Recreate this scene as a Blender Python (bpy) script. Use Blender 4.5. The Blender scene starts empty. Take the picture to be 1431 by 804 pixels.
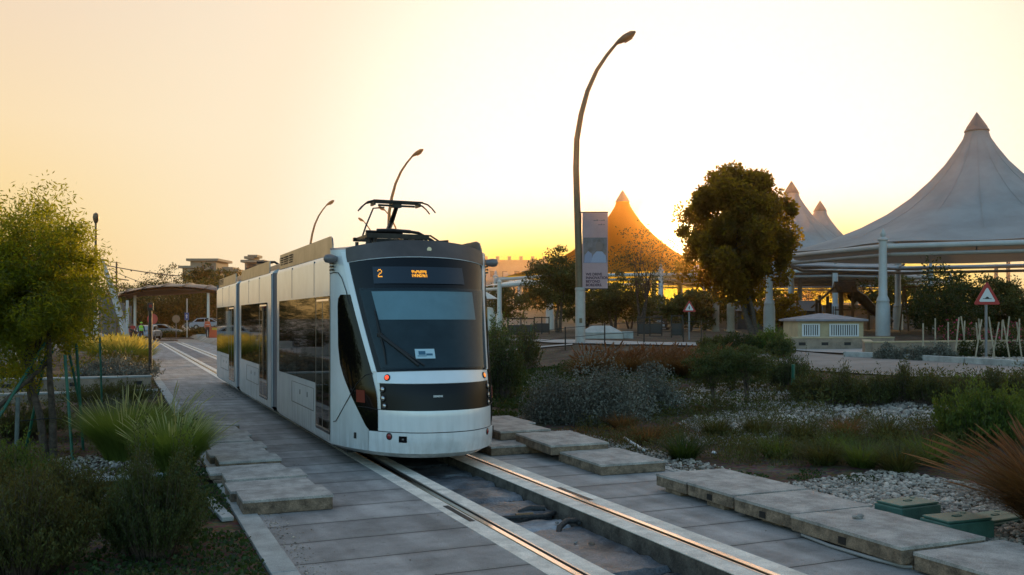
import bpy, bmesh, math, random
import numpy as np
from mathutils import Vector, Matrix, noise
R = math.radians
rng = np.random.default_rng(7)
random.seed(5)
scene = bpy.context.scene
C = bpy.data.collections.new("place"); scene.collection.children.link(C)

# ---------------------------------------------------------------- camera frame
F = 1287.0; TH = R(23.2); SN, CS = math.sin(TH), math.cos(TH); EYE = 2.1
def sm(t):
    t = min(1.0, max(0.0, t)); return t*t*(3-2*t)
def terrain(X, Y):
    d = X*SN + Y*CS
    z = 0.0
    if X > 7.1:
        z = .9*sm((X-7.6)/13) + .35*sm((d-28)/25)
        z += .03*noise.noise(Vector((X*.6, Y*.6, 0)))*min(1, (X-7.1))
        if d > 70: z += 2.2*sm((d-78)/14)*sm((X-24)/14)*(1-sm((d-150)/60))
    elif X < 1.2:
        z = -.01 + .05*noise.noise(Vector((X*.7, Y*.7, 3)))*min(1, (1.2-X))
    return z
def at(px, py, d):
    """point seen at photo pixel (px, py) at distance d along the view axis"""
    l = d*(px-715.5)/F
    return Vector((d*SN+l*CS, d*CS-l*SN, EYE+(445-py)*d/F))
def ground(px, d, dz=0.0):
    p = at(px, 445, d); p.z = terrain(p.x, p.y)+dz; return p
def foot(px, py):
    """where the sight line through a pixel meets the terrain"""
    d = 6.0
    while d < 400:
        p = at(px, py, d)
        if p.z <= terrain(p.x, p.y): break
        d *= 1.01
    p.z = terrain(p.x, p.y); return p

# ---------------------------------------------------------------- node helpers
def mat(name, color, rough=.6, metal=0., vary=0., vscale=3., color2=None, bump=0., bscale=40., coat=0.,
        trans=None, leafy=0., spec=.5, emit=None, estr=0., detail=6., fine=0., grime=0.):
    m = bpy.data.materials.new(name); m.use_nodes = True
    nt = m.node_tree; N = nt.nodes; L = nt.links
    b = N['Principled BSDF']
    b.inputs['Roughness'].default_value = rough; b.inputs['Metallic'].default_value = metal
    b.inputs['Specular IOR Level'].default_value = spec
    if coat: b.inputs['Coat Weight'].default_value = coat; b.inputs['Coat Roughness'].default_value = .08
    c = tuple(color)+(1,) if len(color) == 3 else color
    b.inputs['Base Color'].default_value = c
    tc = N.new('ShaderNodeTexCoord')
    src = None
    if vary or color2:
        nz = N.new('ShaderNodeTexNoise'); nz.inputs['Scale'].default_value = vscale; nz.inputs['Detail'].default_value = detail
        nz.inputs['Roughness'].default_value = .62
        L.new(tc.outputs['Object'], nz.inputs['Vector'])
        rmp = N.new('ShaderNodeValToRGB'); rmp.color_ramp.elements[0].position = .36; rmp.color_ramp.elements[1].position = .66
        if color2 is None:
            c0 = tuple(v*(1-vary) for v in color)+(1,); c1 = tuple(min(1, v*(1+vary)) for v in color)+(1,)
        else: c0 = c; c1 = tuple(color2)+(1,)
        rmp.color_ramp.elements[0].color = c0; rmp.color_ramp.elements[1].color = c1
        L.new(nz.outputs['Fac'], rmp.inputs['Fac']); src = rmp.outputs['Color']
    if fine:
        n3 = N.new('ShaderNodeTexNoise'); n3.inputs['Scale'].default_value = 90; n3.inputs['Detail'].default_value = 3
        L.new(tc.outputs['Object'], n3.inputs['Vector'])
        mr = N.new('ShaderNodeMapRange'); mr.inputs['From Min'].default_value = .3; mr.inputs['From Max'].default_value = .7
        mr.inputs['To Min'].default_value = 1-fine; mr.inputs['To Max'].default_value = 1+fine
        L.new(n3.outputs['Fac'], mr.inputs['Value'])
        mx = N.new('ShaderNodeMix'); mx.data_type = 'RGBA'; mx.blend_type = 'MULTIPLY'; mx.inputs['Factor'].default_value = 1
        if src: L.new(src, mx.inputs['A'])
        else: mx.inputs['A'].default_value = c
        L.new(mr.outputs['Result'], mx.inputs['B']); src = mx.outputs['Result']
    if leafy:
        g = N.new('ShaderNodeNewGeometry')
        mr = N.new('ShaderNodeMapRange'); mr.inputs['To Min'].default_value = 1-leafy; mr.inputs['To Max'].default_value = 1+leafy
        L.new(g.outputs['Random Per Island'], mr.inputs['Value'])
        mx = N.new('ShaderNodeMix'); mx.data_type = 'RGBA'; mx.blend_type = 'MULTIPLY'; mx.inputs['Factor'].default_value = 1
        if src: L.new(src, mx.inputs['A'])
        else: mx.inputs['A'].default_value = c
        L.new(mr.outputs['Result'], mx.inputs['B']); src = mx.outputs['Result']
    if grime:      # road dirt low on the skirts and faint rain streaks
        g = N.new('ShaderNodeNewGeometry'); sp = N.new('ShaderNodeSeparateXYZ'); L.new(g.outputs['Position'], sp.inputs[0])
        lo = N.new('ShaderNodeMapRange'); lo.inputs['From Min'].default_value = .25; lo.inputs['From Max'].default_value = .95; lo.inputs['To Min'].default_value = 1; lo.inputs['To Max'].default_value = .12
        L.new(sp.outputs['Z'], lo.inputs['Value'])
        mp = N.new('ShaderNodeMapping'); mp.inputs['Scale'].default_value = (9, 9, .7); L.new(g.outputs['Position'], mp.inputs['Vector'])
        n4 = N.new('ShaderNodeTexNoise'); n4.inputs['Scale'].default_value = 1; n4.inputs['Detail'].default_value = 7; n4.inputs['Roughness'].default_value = .7; L.new(mp.outputs[0], n4.inputs['Vector'])
        r4 = N.new('ShaderNodeMapRange'); r4.inputs['From Min'].default_value = .38; r4.inputs['From Max'].default_value = .72; L.new(n4.outputs['Fac'], r4.inputs['Value'])
        ml = N.new('ShaderNodeMath'); ml.operation = 'MULTIPLY'; L.new(lo.outputs[0], ml.inputs[0]); L.new(r4.outputs[0], ml.inputs[1])
        m5 = N.new('ShaderNodeMath'); m5.operation = 'MULTIPLY'; L.new(ml.outputs[0], m5.inputs[0]); m5.inputs[1].default_value = grime
        mx = N.new('ShaderNodeMix'); mx.data_type = 'RGBA'; L.new(m5.outputs[0], mx.inputs['Factor'])
        if src: L.new(src, mx.inputs['A'])
        else: mx.inputs['A'].default_value = c
        mx.inputs['B'].default_value = (.16, .13, .10, 1); src = mx.outputs['Result']
    if src: L.new(src, b.inputs['Base Color'])
    if bump:
        n2 = N.new('ShaderNodeTexNoise'); n2.inputs['Scale'].default_value = bscale; n2.inputs['Detail'].default_value = 5
        L.new(tc.outputs['Object'], n2.inputs['Vector'])
        bp = N.new('ShaderNodeBump'); bp.inputs['Strength'].default_value = bump; bp.inputs['Distance'].default_value = .02
        L.new(n2.outputs['Fac'], bp.inputs['Height']); L.new(bp.outputs['Normal'], b.inputs['Normal'])
    if emit:
        b.inputs['Emission Color'].default_value = tuple(emit)+(1,); b.inputs['Emission Strength'].default_value = estr
    if trans:
        t = N.new('ShaderNodeBsdfTranslucent'); ms = N.new('ShaderNodeMixShader'); ms.inputs[0].default_value = trans[1]
        t.inputs['Color'].default_value = tuple(trans[0])+(1,)
        L.new(b.outputs[0], ms.inputs[1]); L.new(t.outputs[0], ms.inputs[2])
        L.new(ms.outputs[0], N['Material Output'].inputs['Surface'])
    return m

M = {}
M['paving'] = None
def slab_material(name, base, pitch, phase, off_joint=.012, tint=.28):
    """concrete laid in bays along Y, with dark joints, stains and fine aggregate"""
    m = bpy.data.materials.new(name); m.use_nodes = True; nt = m.node_tree; N = nt.nodes; L = nt.links
    b = N['Principled BSDF']; b.inputs['Roughness'].default_value = .78
    g = N.new('ShaderNodeNewGeometry'); sx = N.new('ShaderNodeSeparateXYZ'); L.new(g.outputs['Position'], sx.inputs[0])
    def mth(op, a, bb=None, cc=None):
        n = N.new('ShaderNodeMath'); n.operation = op
        for i, v in enumerate((a, bb, cc)):
            if v is None: continue
            if isinstance(v, (int, float)): n.inputs[i].default_value = v
            else: L.new(v, n.inputs[i])
        return n.outputs[0]
    # joint wobble
    nzw = N.new('ShaderNodeTexNoise'); nzw.inputs['Scale'].default_value = 2.2; L.new(g.outputs['Position'], nzw.inputs['Vector'])
    yy = mth('ADD', sx.outputs['Y'], mth('MULTIPLY', nzw.outputs['Fac'], .03))
    t = mth('DIVIDE', mth('ADD', yy, phase), pitch)
    fr = mth('FRACT', t); idx = mth('FLOOR', t)
    edge = mth('MULTIPLY', mth('MINIMUM', fr, mth('SUBTRACT', 1., fr)), pitch)
    joint = mth('LESS_THAN', edge, off_joint)
    soft = N.new('ShaderNodeMapRange'); soft.inputs['From Min'].default_value = .0; soft.inputs['From Max'].default_value = .09
    soft.inputs['To Min'].default_value = .78; soft.inputs['To Max'].default_value = 1.
    L.new(edge, soft.inputs['Value'])
    wn = N.new('ShaderNodeTexWhiteNoise'); wn.noise_dimensions = '1D'; L.new(idx, wn.inputs['W'])
    tint_v = mth('ADD', 1-tint/2, mth('MULTIPLY', wn.outputs['Value'], tint))
    n1 = N.new('ShaderNodeTexNoise'); n1.inputs['Scale'].default_value = 1.3; n1.inputs['Detail'].default_value = 8; n1.inputs['Roughness'].default_value = .7
    L.new(g.outputs['Position'], n1.inputs['Vector'])
    st = N.new('ShaderNodeMapRange'); st.inputs['From Min'].default_value = .3; st.inputs['From Max'].default_value = .7
    st.inputs['To Min'].default_value = .52; st.inputs['To Max'].default_value = 1.35; L.new(n1.outputs['Fac'], st.inputs['Value'])
    n2 = N.new('ShaderNodeTexNoise'); n2.inputs['Scale'].default_value = 110; n2.inputs['Detail'].default_value = 2
    L.new(g.outputs['Position'], n2.inputs['Vector'])
    fn = N.new('ShaderNodeMapRange'); fn.inputs['From Min'].default_value = .3; fn.inputs['From Max'].default_value = .7
    fn.inputs['To Min'].default_value = .7; fn.inputs['To Max'].default_value = 1.3; L.new(n2.outputs['Fac'], fn.inputs['Value'])
    v = mth('MULTIPLY', mth('MULTIPLY', tint_v, st.outputs[0]), mth('MULTIPLY', fn.outputs[0], soft.outputs[0]))
    # long stains running along the track
    mp = N.new('ShaderNodeMapping'); mp.inputs['Scale'].default_value = (3.2, .35, 1); L.new(g.outputs['Position'], mp.inputs['Vector'])
    n5 = N.new('ShaderNodeTexNoise'); n5.inputs['Scale'].default_value = 1.; n5.inputs['Detail'].default_value = 6; L.new(mp.outputs[0], n5.inputs['Vector'])
    s5 = N.new('ShaderNodeMapRange'); s5.inputs['From Min'].default_value = .42; s5.inputs['From Max'].default_value = .62; s5.inputs['To Min'].default_value = .80; s5.inputs['To Max'].default_value = 1.06
    L.new(n5.outputs['Fac'], s5.inputs['Value']); v = mth('MULTIPLY', v, s5.outputs[0])
    # scattered dark spots
    vo = N.new('ShaderNodeTexVoronoi'); vo.inputs['Scale'].default_value = 5.; L.new(g.outputs['Position'], vo.inputs['Vector'])
    sp = N.new('ShaderNodeMapRange'); sp.inputs['From Min'].default_value = .05; sp.inputs['From Max'].default_value = .12
    sp.inputs['To Min'].default_value = .72; sp.inputs['To Max'].default_value = 1.; L.new(vo.outputs['Distance'], sp.inputs['Value'])
    v = mth('MULTIPLY', v, sp.outputs[0])
    v = mth('MULTIPLY', v, mth('SUBTRACT', 1., mth('MULTIPLY', joint, .78)))
    mx = N.new('ShaderNodeMix'); mx.data_type = 'RGBA'; mx.blend_type = 'MULTIPLY'; mx.inputs['Factor'].default_value = 1
    mx.inputs['A'].default_value = tuple(base)+(1,); L.new(v, mx.inputs['B']); L.new(mx.outputs['Result'], b.inputs['Base Color'])
    bp = N.new('ShaderNodeBump'); bp.inputs['Strength'].default_value = .5; bp.inputs['Distance'].default_value = .01
    hh = mth('SUBTRACT', n2.outputs['Fac'], mth('MULTIPLY', joint, 2.))
    L.new(hh, bp.inputs['Height']); L.new(bp.outputs['Normal'], b.inputs['Normal'])
    return m

# ---------------------------------------------------------------- mesh helpers
class MB:
    def __init__(s): s.v = []; s.f = []; s.mi = []; s.cur = 0; s.ch = []
    def add(s, vs, fs):
        n = len(s.v); s.ch.append((list(vs), list(fs))); s.v += [tuple(p) for p in vs]; s.f += [tuple(n+i for i in q) for q in fs]; s.mi += [s.cur]*len(fs); return s
    def box(s, x0, x1, y0, y1, z0, z1, mtx=None):
        vs = [Vector((x, y, z)) for z in (z0, z1) for y in (y0, y1) for x in (x0, x1)]
        if mtx is not None: vs = [mtx @ p for p in vs]
        return s.add(vs, [(0, 2, 3, 1), (4, 5, 7, 6), (0, 1, 5, 4), (2, 6, 7, 3), (0, 4, 6, 2), (1, 3, 7, 5)])
    def bar(s, a, b, w, h=None, up=(0, 0, 1)):
        a = Vector(a); b = Vector(b); h = h or w; d = (b-a).normalized(); u = Vector(up)
        if abs(d.dot(u)) > .98: u = Vector((0, 1, 0))
        r = d.cross(u).normalized(); u = r.cross(d)
        vs = [p + r*(sx*w/2) + u*(sy*h/2) for p in (a, b) for sx, sy in ((-1, -1), (1, -1), (1, 1), (-1, 1))]
        return s.add(vs, [(0, 1, 2, 3), (7, 6, 5, 4), (0, 4, 5, 1), (1, 5, 6, 2), (2, 6, 7, 3), (3, 7, 4, 0)])
    def tube(s, pts, rad, n=8, cap=True):
        pts = [Vector(p) for p in pts]
        if isinstance(rad, (int, float)): rad = [rad]*len(pts)
        prev = None; vs = []; fs = []
        for i, p in enumerate(pts):
            t = (pts[min(i+1, len(pts)-1)]-pts[max(i-1, 0)]).normalized()
            if prev is None:
                a = Vector((0, 0, 1)) if abs(t.z) < .9 else Vector((1, 0, 0)); u = t.cross(a).normalized()
            else: u = (prev - t*prev.dot(t)).normalized()
            prev = u; w = t.cross(u)
            for k in range(n):
                an = 2*math.pi*k/n; vs.append(p + (u*math.cos(an)+w*math.sin(an))*rad[i])
        for i in range(len(pts)-1):
            for k in range(n):
                fs.append((i*n+k, i*n+(k+1) % n, (i+1)*n+(k+1) % n, (i+1)*n+k))
        if cap: fs.append(tuple(range(n-1, -1, -1))); fs.append(tuple((len(pts)-1)*n+k for k in range(n)))
        return s.add(vs, fs)
    def lathe(s, prof, c=(0, 0, 0), n=24, axis=None):
        """prof = [(r, z)...] about Z at c (or about a given axis matrix)"""
        vs = []; fs = []
        for r, z in prof:
            for k in range(n):
                an = 2*math.pi*k/n; p = Vector((r*math.cos(an), r*math.sin(an), z))
                if axis is not None: p = axis @ p
                vs.append(p+Vector(c))
        for i in range(len(prof)-1):
            for k in range(n): fs.append((i*n+k, i*n+(k+1) % n, (i+1)*n+(k+1) % n, (i+1)*n+k))
        if prof[0][0] > 1e-4: fs.append(tuple(range(n-1, -1, -1)))
        if prof[-1][0] > 1e-4: fs.append(tuple((len(prof)-1)*n+k for k in range(n)))
        return s.add(vs, fs)
    def prism(s, poly, z0, z1, mtx=None):
        n = len(poly); vs = [Vector((x, y, z)) for z in (z0, z1) for x, y in poly]
        if mtx is not None: vs = [mtx @ p for p in vs]
        fs = [tuple(range(n-1, -1, -1)), tuple(range(n, 2*n))]+[(i, (i+1) % n, n+(i+1) % n, n+i) for i in range(n)]
        return s.add(vs, fs)
    def grid(s, fn, us, ws):
        vs = [fn(u, w) for w in ws for u in us]; nu = len(us)
        return s.add(vs, [(j*nu+i, j*nu+i+1, (j+1)*nu+i+1, (j+1)*nu+i) for j in range(len(ws)-1) for i in range(nu-1)])
    def build_each(s, name, m, parent=None):
        return [MB().add(v, f).build(name, m, parent) for v, f in s.ch]
    def build(s, name, m, parent=None, smooth=False, bevel=0., org=None, seg=2):
        me = bpy.data.meshes.new(name)
        if org is None: org = wloc(parent) if parent is not None else Vector((0, 0, 0))
        me.from_pydata([(p[0]-org[0], p[1]-org[1], p[2]-org[2]) for p in s.v], [], s.f)
        ms = m if isinstance(m, (list, tuple)) else [m]
        for q in ms: me.materials.append(q)
        if len(ms) > 1: me.polygons.foreach_set('material_index', s.mi)
        bm = bmesh.new(); bm.from_mesh(me)
        if bevel or smooth: bmesh.ops.remove_doubles(bm, verts=bm.verts, dist=1e-5)
        bmesh.ops.recalc_face_normals(bm, faces=bm.faces)
        if bevel:
            ed = [e for e in bm.edges if len(e.link_faces) == 2 and e.calc_face_angle(0) > .5]
            bmesh.ops.bevel(bm, geom=ed, offset=bevel, segments=seg, affect='EDGES', profile=.5)
        bm.to_mesh(me); bm.free()
        if smooth:
            me.polygons.foreach_set('use_smooth', [True]*len(me.polygons))
        o = bpy.data.objects.new(name, me); C.objects.link(o)
        if parent is not None: o.parent = parent
        if smooth and smooth != 'all':
            try: me.set_sharp_from_angle(angle=R(40))
            except Exception: pass
        return o
def wloc(o):
    v = Vector((0, 0, 0))
    while o is not None: v += o.location; o = o.parent
    return v
def thing(name, label, cat, loc=(0, 0, 0), rz=0., group=None):
    o = bpy.data.objects.new(name, None); C.objects.link(o); o.location = loc; o.rotation_euler = (0, 0, rz)
    o['label'] = label; o['category'] = cat; o.empty_display_size = .2
    if group: o['group'] = group
    return o
def tag(o, label, cat, group=None):
    o['label'] = label; o['category'] = cat
    if group: o['group'] = group
    return o
def struct(o): o['kind'] = 'structure'; return o
def stuff(o, label, cat): o['kind'] = 'stuff'; o['label'] = label; o['category'] = cat; return o
KIDS = {}
def copy_tree(o, label=None, group=None, loc=None, rz=None, scale=None):
    kids = {}
    for q in C.objects:
        if q.parent is not None: kids.setdefault(q.parent.name, []).append(q)
    def rec(a, par):
        c = a.copy(); C.objects.link(c); c.parent = par
        for ch in kids.get(a.name, []): rec(ch, c)
        return c
    r = rec(o, None)
    if label: r['label'] = label
    if group: r['group'] = group
    if loc is not None: r.location = loc
    if rz is not None: r.rotation_euler = (0, 0, rz)
    if scale is not None: r.scale = scale if not isinstance(scale, (int, float)) else (scale,)*3
    return r
def text_mesh(txt, size, m, parent, mtx, name='lettering', align='LEFT', bold=0., space=1.):
    cu = bpy.data.curves.new('t', 'FONT'); cu.body = txt; cu.size = size; cu.align_x = align; cu.offset = bold; cu.extrude = .001
    cu.space_character = space
    cu.resolution_u = 3
    ob = bpy.data.objects.new('t', cu); C.objects.link(ob)
    dg = bpy.context.evaluated_depsgraph_get(); dg.update()
    me = bpy.data.meshes.new_from_object(ob.evaluated_get(dg)); bpy.data.objects.remove(ob); bpy.data.curves.remove(cu)
    me.transform(Matrix.Translation(-wloc(parent)) @ mtx if parent is not None else mtx); me.materials.clear(); me.materials.append(m)
    o = bpy.data.objects.new(name, me); C.objects.link(o); o.parent = parent; me.name = name
    return o
def raw(name, V, Fq, m, parent=None):
    """numpy vertices (n,3) and faces (k,4) or (k,3) -> object"""
    me = bpy.data.meshes.new(name)
    V = np.asarray(V, dtype=np.float32); Fq = np.asarray(Fq, dtype=np.int32); k, c = Fq.shape
    if parent is not None: V = V - np.array(wloc(parent), dtype=np.float32)
    me.vertices.add(len(V)); me.vertices.foreach_set('co', V.ravel())
    me.loops.add(k*c); me.loops.foreach_set('vertex_index', Fq.ravel())
    me.polygons.add(k); me.polygons.foreach_set('loop_start', np.arange(0, k*c, c, dtype=np.int32))
    me.polygons.foreach_set('loop_total', np.full(k, c, dtype=np.int32))
    for q in (m if isinstance(m, (list, tuple)) else [m]): me.materials.append(q)
    me.update(calc_edges=True)
    o = bpy.data.objects.new(name, me); C.objects.link(o)
    if parent is not None: o.parent = parent
    return o

# ---------------------------------------------------------------- foliage generators
def unit(n):
    v = rng.normal(size=(n, 3)); return v/np.linalg.norm(v, axis=1, keepdims=True)
def leaves_arr(P, size, aspect=.45, up=0.3, droop=0.):
    """diamond leaves at points P; returns verts, faces"""
    n = len(P); a = unit(n); a[:, 2] += up; a[:, 2] -= droop; a /= np.linalg.norm(a, axis=1, keepdims=True)
    b = np.cross(a, unit(n)); b /= np.linalg.norm(b, axis=1, keepdims=True)+1e-9
    s = size*(.6+.8*rng.random((n, 1)))
    V = np.stack([P, P+a*s*.5+b*s*aspect*.5, P+a*s, P+a*s*.5-b*s*aspect*.5], axis=1).reshape(-1, 3)
    Fq = np.arange(4*n).reshape(n, 4); return V, Fq
def join_arr(parts):
    Vs, Fs, n = [], [], 0
    for V, Fq in parts: Vs.append(V); Fs.append(Fq+n); n += len(V)
    return np.concatenate(Vs), np.concatenate(Fs)
def blades_arr(n, c, r0, L, w, lean=(.1, .8), droop=.5, seg=4, az=None, tip=0.05, z0=0., wind=(0, 0)):
    """tapered curving ribbons rising from a disc of radius r0 at c"""
    an = rng.random(n)*2*np.pi; rr = r0*np.sqrt(rng.random(n))
    base = np.stack([c[0]+rr*np.cos(an), c[1]+rr*np.sin(an), np.full(n, c[2]+z0)], 1)
    an2 = an + rng.normal(0, .5, n); le = lean[0]+(lean[1]-lean[0])*rng.random(n)
    ll = L*(.6+.5*rng.random(n)); dr = droop*(.5+rng.random(n))
    hd = np.stack([np.cos(an2)+wind[0], np.sin(an2)+wind[1], np.zeros(n)], 1)
    side = np.stack([-np.sin(an2+rng.normal(0, .6, n)), np.cos(an2), rng.normal(0, .2, n)], 1)
    V = []
    for k in range(seg+1):
        t = k/seg
        p = base + hd*(ll*(le*t+dr*t*t*.6))[:, None]
        p[:, 2] += ll*(np.sqrt(np.maximum(.05, 1-le**2*.8))*t - dr*t*t*.45)
        ww = w*(1-t)**.7+w*tip
        V.append(p-side*ww/2); V.append(p+side*ww/2)
    V = np.stack(V, 1); m = 2*(seg+1)
    f = np.array([[2*k, 2*k+1, 2*k+3, 2*k+2] for k in range(seg)])
    Fq = (np.arange(n)[:, None, None]*m+f[None]).reshape(-1, 4)
    return V.reshape(-1, 3), Fq
def crown_pts(n, rx, ry, rz, seed=0, clumps=150, ragged=.22, spread=.115, gap=.0, hang=0.):
    """leaf positions gathered in clumps filling a ragged crown, with real gaps between the clumps"""
    r = np.random.default_rng(seed+1000); cen = []
    while len(cen) < clumps:
        p = r.normal(size=3); p /= np.linalg.norm(p); d = Vector(p)
        lim = 1+ragged*2*noise.noise(d*1.7+Vector((seed, 0, 0)))+ragged*noise.noise(d*4+Vector((0, seed, 0)))
        q = r.random()**(1/3.2); c_ = p*q*lim
        if noise.noise(Vector(c_)*2.6+Vector((seed*3., 1, 2))) < gap-.22 and q > .35: continue
        cen.append(c_)
    cen = np.array(cen); rad = spread*(.55+.9*r.random(clumps)); k = rng.integers(0, clumps, n)
    d = rng.normal(size=(n, 3)); d *= (1.0/np.maximum(1., np.linalg.norm(d, axis=1, keepdims=True)/1.9))
    P = cen[k]+d*rad[k][:, None]*np.array([1, 1, .72])
    if hang: P[:, 2] -= hang*rng.random(n)**2*rad[k]*2
    return P*np.array([rx, ry, rz]), cen*np.array([rx, ry, rz])
def lumpy(n, rx, ry, rz, lumps=8, shell=.75, seed=0, flat=.0):
    """points in the outer part of an uneven crown"""
    r = np.random.default_rng(seed); cen = r.normal(size=(lumps, 3)); cen /= np.linalg.norm(cen, axis=1, keepdims=True)
    cen *= .25+.4*r.random((lumps, 1)); rad = .32+.3*r.random(lumps)
    k = rng.integers(0, lumps, n); d = unit(n); q = (shell+(1-shell)*rng.random((n, 1)))
    inner = rng.random((n, 1)) < .25; q = np.where(inner, rng.random((n, 1))**.5, q)
    P = cen[k]+d*rad[k][:, None]*q
    return P*np.array([rx, ry, rz])*1.15
# ================================================================ camera, world, sun
cam = bpy.data.cameras.new('camera'); co = bpy.data.objects.new('camera', cam); scene.collection.objects.link(co)
cam.sensor_width = 36; cam.lens = 36*F/1431; cam.shift_y = 43/1431; cam.clip_end = 6000; cam.clip_start = .05
co.location = (0, 0, EYE); co.rotation_euler = (R(90), 0, -TH); scene.camera = co
SUN_AZ = TH+math.atan(226/F); SUN_EL = R(5.2)
sd = Vector((math.sin(SUN_AZ)*math.cos(SUN_EL), math.cos(SUN_AZ)*math.cos(SUN_EL), math.sin(SUN_EL)))
sl = bpy.data.lights.new('sun', 'SUN'); so = bpy.data.objects.new('sun', sl); scene.collection.objects.link(so)
sl.energy = 3.6; sl.angle = R(.6); sl.color = (1, .62, .26)
so.rotation_euler = sd.to_track_quat('Z', 'Y').to_euler()
scene.view_settings.view_transform = 'Standard'; scene.view_settings.look = 'None'; scene.view_settings.exposure = 0; scene.view_settings.gamma = 1
scene.render.engine = 'CYCLES'; scene.cycles.use_denoising = True; scene.cycles.denoiser = 'OPENIMAGEDENOISE'; scene.cycles.denoising_prefilter = 'ACCURATE'; scene.cycles.denoising_input_passes = 'RGB_ALBEDO_NORMAL'
scene.cycles.max_bounces = 6; scene.cycles.transparent_max_bounces = 12; scene.cycles.diffuse_bounces = 3
scene.cycles.caustics_reflective = False; scene.cycles.caustics_refractive = False; scene.cycles.sample_clamp_indirect = 6
w = bpy.data.worlds.new('World'); scene.world = w; w.use_nodes = True
w.cycles.sampling_method = 'MANUAL'; w.cycles.sample_map_resolution = 1024
nt = w.node_tree; N = nt.nodes; L = nt.links; bg = N['Background']
def W(op, *a):
    n = N.new('ShaderNodeMath'); n.operation = op
    for i, v in enumerate(a):
        if isinstance(v, (int, float)): n.inputs[i].default_value = v
        else: L.new(v, n.inputs[i])
    return n.outputs[0]
def WMR(v, a, b, c, d, smooth=True):
    n = N.new('ShaderNodeMapRange'); n.interpolation_type = 'SMOOTHSTEP' if smooth else 'LINEAR'
    for k, x in zip(('From Min', 'From Max', 'To Min', 'To Max'), (a, b, c, d)): n.inputs[k].default_value = x
    L.new(v, n.inputs['Value']); return n.outputs[0]
def WMX(f, a, b, mode='MIX'):
    n = N.new('ShaderNodeMix'); n.data_type = 'RGBA'; n.blend_type = mode
    for k, v in (('Factor', f), ('A', a), ('B', b)):
        if isinstance(v, (int, float)): n.inputs[k].default_value = v
        elif isinstance(v, tuple): n.inputs[k].default_value = v+(1,)
        else: L.new(v, n.inputs[k])
    return n.outputs['Result']
tc = N.new('ShaderNodeTexCoord'); dirv = tc.outputs['Generated']
sx = N.new('ShaderNodeSeparateXYZ'); L.new(dirv, sx.inputs[0]); el = sx.outputs['Z']
def dotn(vec):
    n = N.new('ShaderNodeVectorMath'); n.operation = 'DOT_PRODUCT'; L.new(dirv, n.inputs[0]); n.inputs[1].default_value = vec; return n.outputs['Value']
cs = dotn(tuple(sd))
hz = dotn((math.sin(SUN_AZ), math.cos(SUN_AZ), 0.))
rmp = N.new('ShaderNodeValToRGB'); cr = rmp.color_ramp; L.new(el, rmp.inputs['Fac'])
cr.elements[0].position = 0.; cr.elements[0].color = (.90, .52, .17, 1)
cr.elements[1].position = 1.; cr.elements[1].color = (.50, .53, .60, 1)
for p_, c_ in ((.045, (.96, .62, .23)), (.10, (.97, .70, .31)), (.19, (.97, .75, .46)), (.30, (.90, .71, .52)), (.5, (.64, .62, .58))):
    e = cr.elements.new(p_); e.color = c_+(1,)
# glow about the low sun: pale and wide above, saturated yellow against the horizon
g_wide = WMR(cs, .74, .98, 0, 1); g_mid = WMR(cs, .90, .992, 0, 1)
c1 = WMX(W('MULTIPLY', g_wide, .9), rmp.outputs['Color'], (1.0, .88, .68))
c2 = WMX(W('MULTIPLY', g_mid, .95), c1, (1.22, 1.15, 1.02))
az_near = WMR(hz, .915, .992, 0, 1)
low = W('MULTIPLY', WMR(el, .045, .145, 1, 0), az_near)
c3 = WMX(low, c2, (1.12, .74, .02))
lower = W('MULTIPLY', WMR(el, .0, .085, 1, 0), WMR(hz, .86, .985, 0, 1))
c4 = WMX(W('MULTIPLY', lower, .8), c3, (1.0, .50, .03))
core = WMR(cs, .9988, .99985, 0, 1)
c5 = WMX(core, c4, (4.0, 3.2, 1.6))
# the half of the sky away from the sun comes from the physical sky
sky = N.new('ShaderNodeTexSky'); sky.sky_type = 'NISHITA'; sky.sun_disc = False; sky.sun_elevation = SUN_EL; sky.sun_rotation = SUN_AZ
sky.dust_density = 2.2; sky.ozone_density = 2.5; sky.air_density = 1.1
nis = WMX(1., sky.outputs[0], (.68, .665, .60), 'MULTIPLY')
front = WMR(hz, -.25, .55, 0, 1)
col = WMX(front, nis, c5)
below = WMR(el, -.03, .0, 1, 0)
col = WMX(below, col, (.16, .12, .085))
L.new(col, bg.inputs['Color']); bg.inputs['Strength'].default_value = 1.0

# ================================================================ materials
M['paving'] = slab_material('weathered_paving', (.315, .295, .285), .76, .42)
M['soil'] = mat('dry_soil', (.10, .070, .048), .95, color2=(.19, .145, .10), vscale=1.6, bump=.8, bscale=14, fine=.35)
M['band'] = mat('pale_concrete', (.74, .66, .57), .75, vary=.22, vscale=4, bump=.4, bscale=60, fine=.2)
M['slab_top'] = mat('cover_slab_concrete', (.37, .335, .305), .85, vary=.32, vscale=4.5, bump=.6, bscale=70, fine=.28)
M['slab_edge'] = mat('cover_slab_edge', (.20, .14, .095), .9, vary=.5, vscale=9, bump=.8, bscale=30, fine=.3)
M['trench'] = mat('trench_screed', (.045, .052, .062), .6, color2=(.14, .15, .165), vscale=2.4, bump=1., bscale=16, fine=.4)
M['rail_head'] = mat('polished_rail', (.66, .52, .42), .16, 1.)
M['groove'] = mat('rail_groove', (.012, .009, .008), .6)
M['lip'] = mat('rail_lip_steel', (.45, .42, .40), .28, .9)
M['kerb'] = mat('kerb_concrete', (.36, .36, .34), .8, vary=.25, vscale=3, bump=.4, bscale=50, fine=.2)
M['silver'] = mat('tram_silver_paint', (.70, .72, .74), .26, .12, vary=.07, vscale=1.6, grime=.55, bump=.035, bscale=2.2, coat=.35, spec=.5)
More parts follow.
